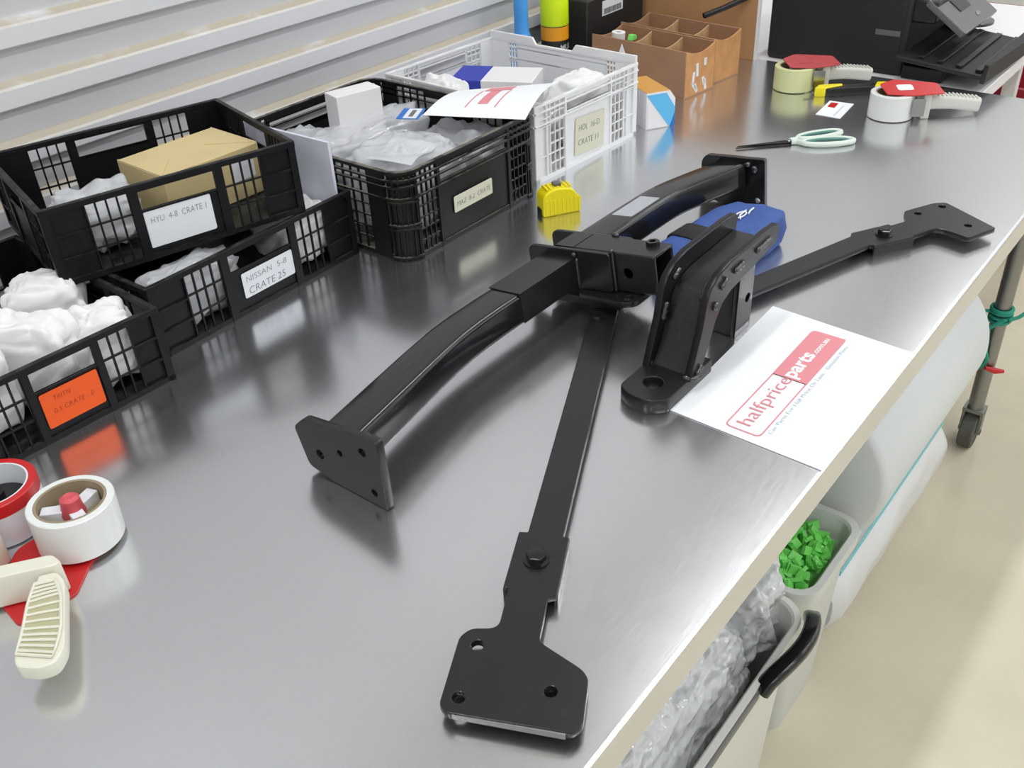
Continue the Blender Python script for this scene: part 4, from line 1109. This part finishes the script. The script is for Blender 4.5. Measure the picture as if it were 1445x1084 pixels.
# green pieces: loose fill
g = G(); random.seed(7)
gs = bpy.data.objects.new('tmp', None)
for k in range(420):
    x, y = 1.018 + random.random() * .144, .326 + random.random() * .27
    z_ = -.385 + .020 * noise.noise(Vector((x * 14, y * 14, 0))) + random.random() * .02
    Mx = Matrix.Translation((x, y, z_)) @ Euler((random.random() * 3, random.random() * 3, random.random() * 3)).to_matrix().to_4x4()
    g.box(-.009, .009, -.007, .007, -.003, .003, Mx)
g.box(1.026, 1.154, .330, .595, -.52, -.390)
gs = g.build('green_pieces', 'green', None, M=Matrix.Translation((0, 0, T)))
tag(gs, 'bright green plastic pieces heaped in the frosted tub', 'packing fill', kind='stuff')
t2 = tub('white storage tub with a black handle on the floor under the near bench edge', .680, .480, .59, .36, -.350, 'tub_white', taper=.016, lip=.008)
hx, hy = .900 - .680, .300 - .480
hpth = [(hx - .080 + .160 * k / 14, hy - .010 - .022 * math.sin(PI * k / 14), .336 + .034 * math.sin(PI * k / 14) ** .6) for k in range(15)]
g = G(); g.sweep(hpth, rrect(.023, .018, .006, 3), (0, 0, 1)); g.build('handle', 'black_gloss', t2)
g = G(); g.box(-.285, hx - .085, hy - .012, hy - .006, .3300, .3440); g.build('rim_strip', 'grey_panel', t2, 0.002)
bw1 = bag('big crumple of clear bubble wrap filling the near white tub', (.690, .478, -.690), (.262, .158, .190), 41, 'bubble', 0.10, cat='bubble wrap', name='bubble_wrap', fine=.03, res=(200, 110))
bw2 = bag('crumple of bubble wrap spilling over between the two tubs', (.940, .410, -.455), (.052, .080, .085), 42, 'bubble', 0.22, cat='bubble wrap', name='bubble_wrap', fine=.05, res=(120, 70))

# foam rolls
def roll(name, label, m_, cy, cz, R_, x0, x1, seam=None, wrinkle=0.0):
    t = thing(name, label, 'roll', ((x0 + x1) / 2, cy, cz - R_))
    h = (x1 - x0) / 2
    g = G()
    Mx = Matrix.Translation((0, 0, R_)) @ Matrix.Rotation(PI / 2, 4, 'Y')
    g.lathe([(.035, -h + .01), (R_ * .94, -h), (R_, -h + .012), (R_, h - .012), (R_ * .94, h), (.035, h - .01)], 56, closed=True, M=Mx)
    if wrinkle:
        g = G(); nn = 24
        g.lathe([(.035, -h + .01), (R_ * .90, -h)] + [(R_, -h + .02 + (2 * h - .04) * k / nn) for k in range(nn + 1)] + [(R_ * .90, h), (.035, h - .01)], 64, closed=True, M=Mx)
        for i, p in enumerate(g.v):
            q = Vector(p); d = Vector((0, q.y, q.z - R_)); k_ = wrinkle * noise.noise(Vector((q.x * 9, q.y * 26, q.z * 26))) - abs(wrinkle)
            q += d.normalized() * k_ if d.length > .05 else Vector(); q.z = max(q.z, .0005); g.v[i] = tuple(q)
    g.build('roll_body', m_, t, angle=60)
    g = G(); g.lathe([(.034, -h + .02), (.034, h - .02), (.030, h - .02), (.030, -h + .02)], 28, closed=True, M=Mx); g.build('core_tube', 'tape_core', t)
    if seam:
        a = math.radians(seam)
        g = G(); y_, z_ = -(R_ + .0005) * math.cos(a), R_ + (R_ + .0005) * math.sin(a)
        g.box(-h + .02, h - .03, y_ - .001, y_ + .001, z_ - .005, z_ + .005, None); g.build('printed_seam', 'teal_line', t)
    return t
roll('foam_roll', 'thick white foam roll lying along under the bench edge', 'foam_roll', .435, -.300, .155, 1.205, 1.735)
roll('film_roll', 'film-wrapped roll with a teal line on the floor under the foam roll', 'film_roll', .425, -.578, .122, 1.205, 1.775, seam=38, wrinkle=.007)
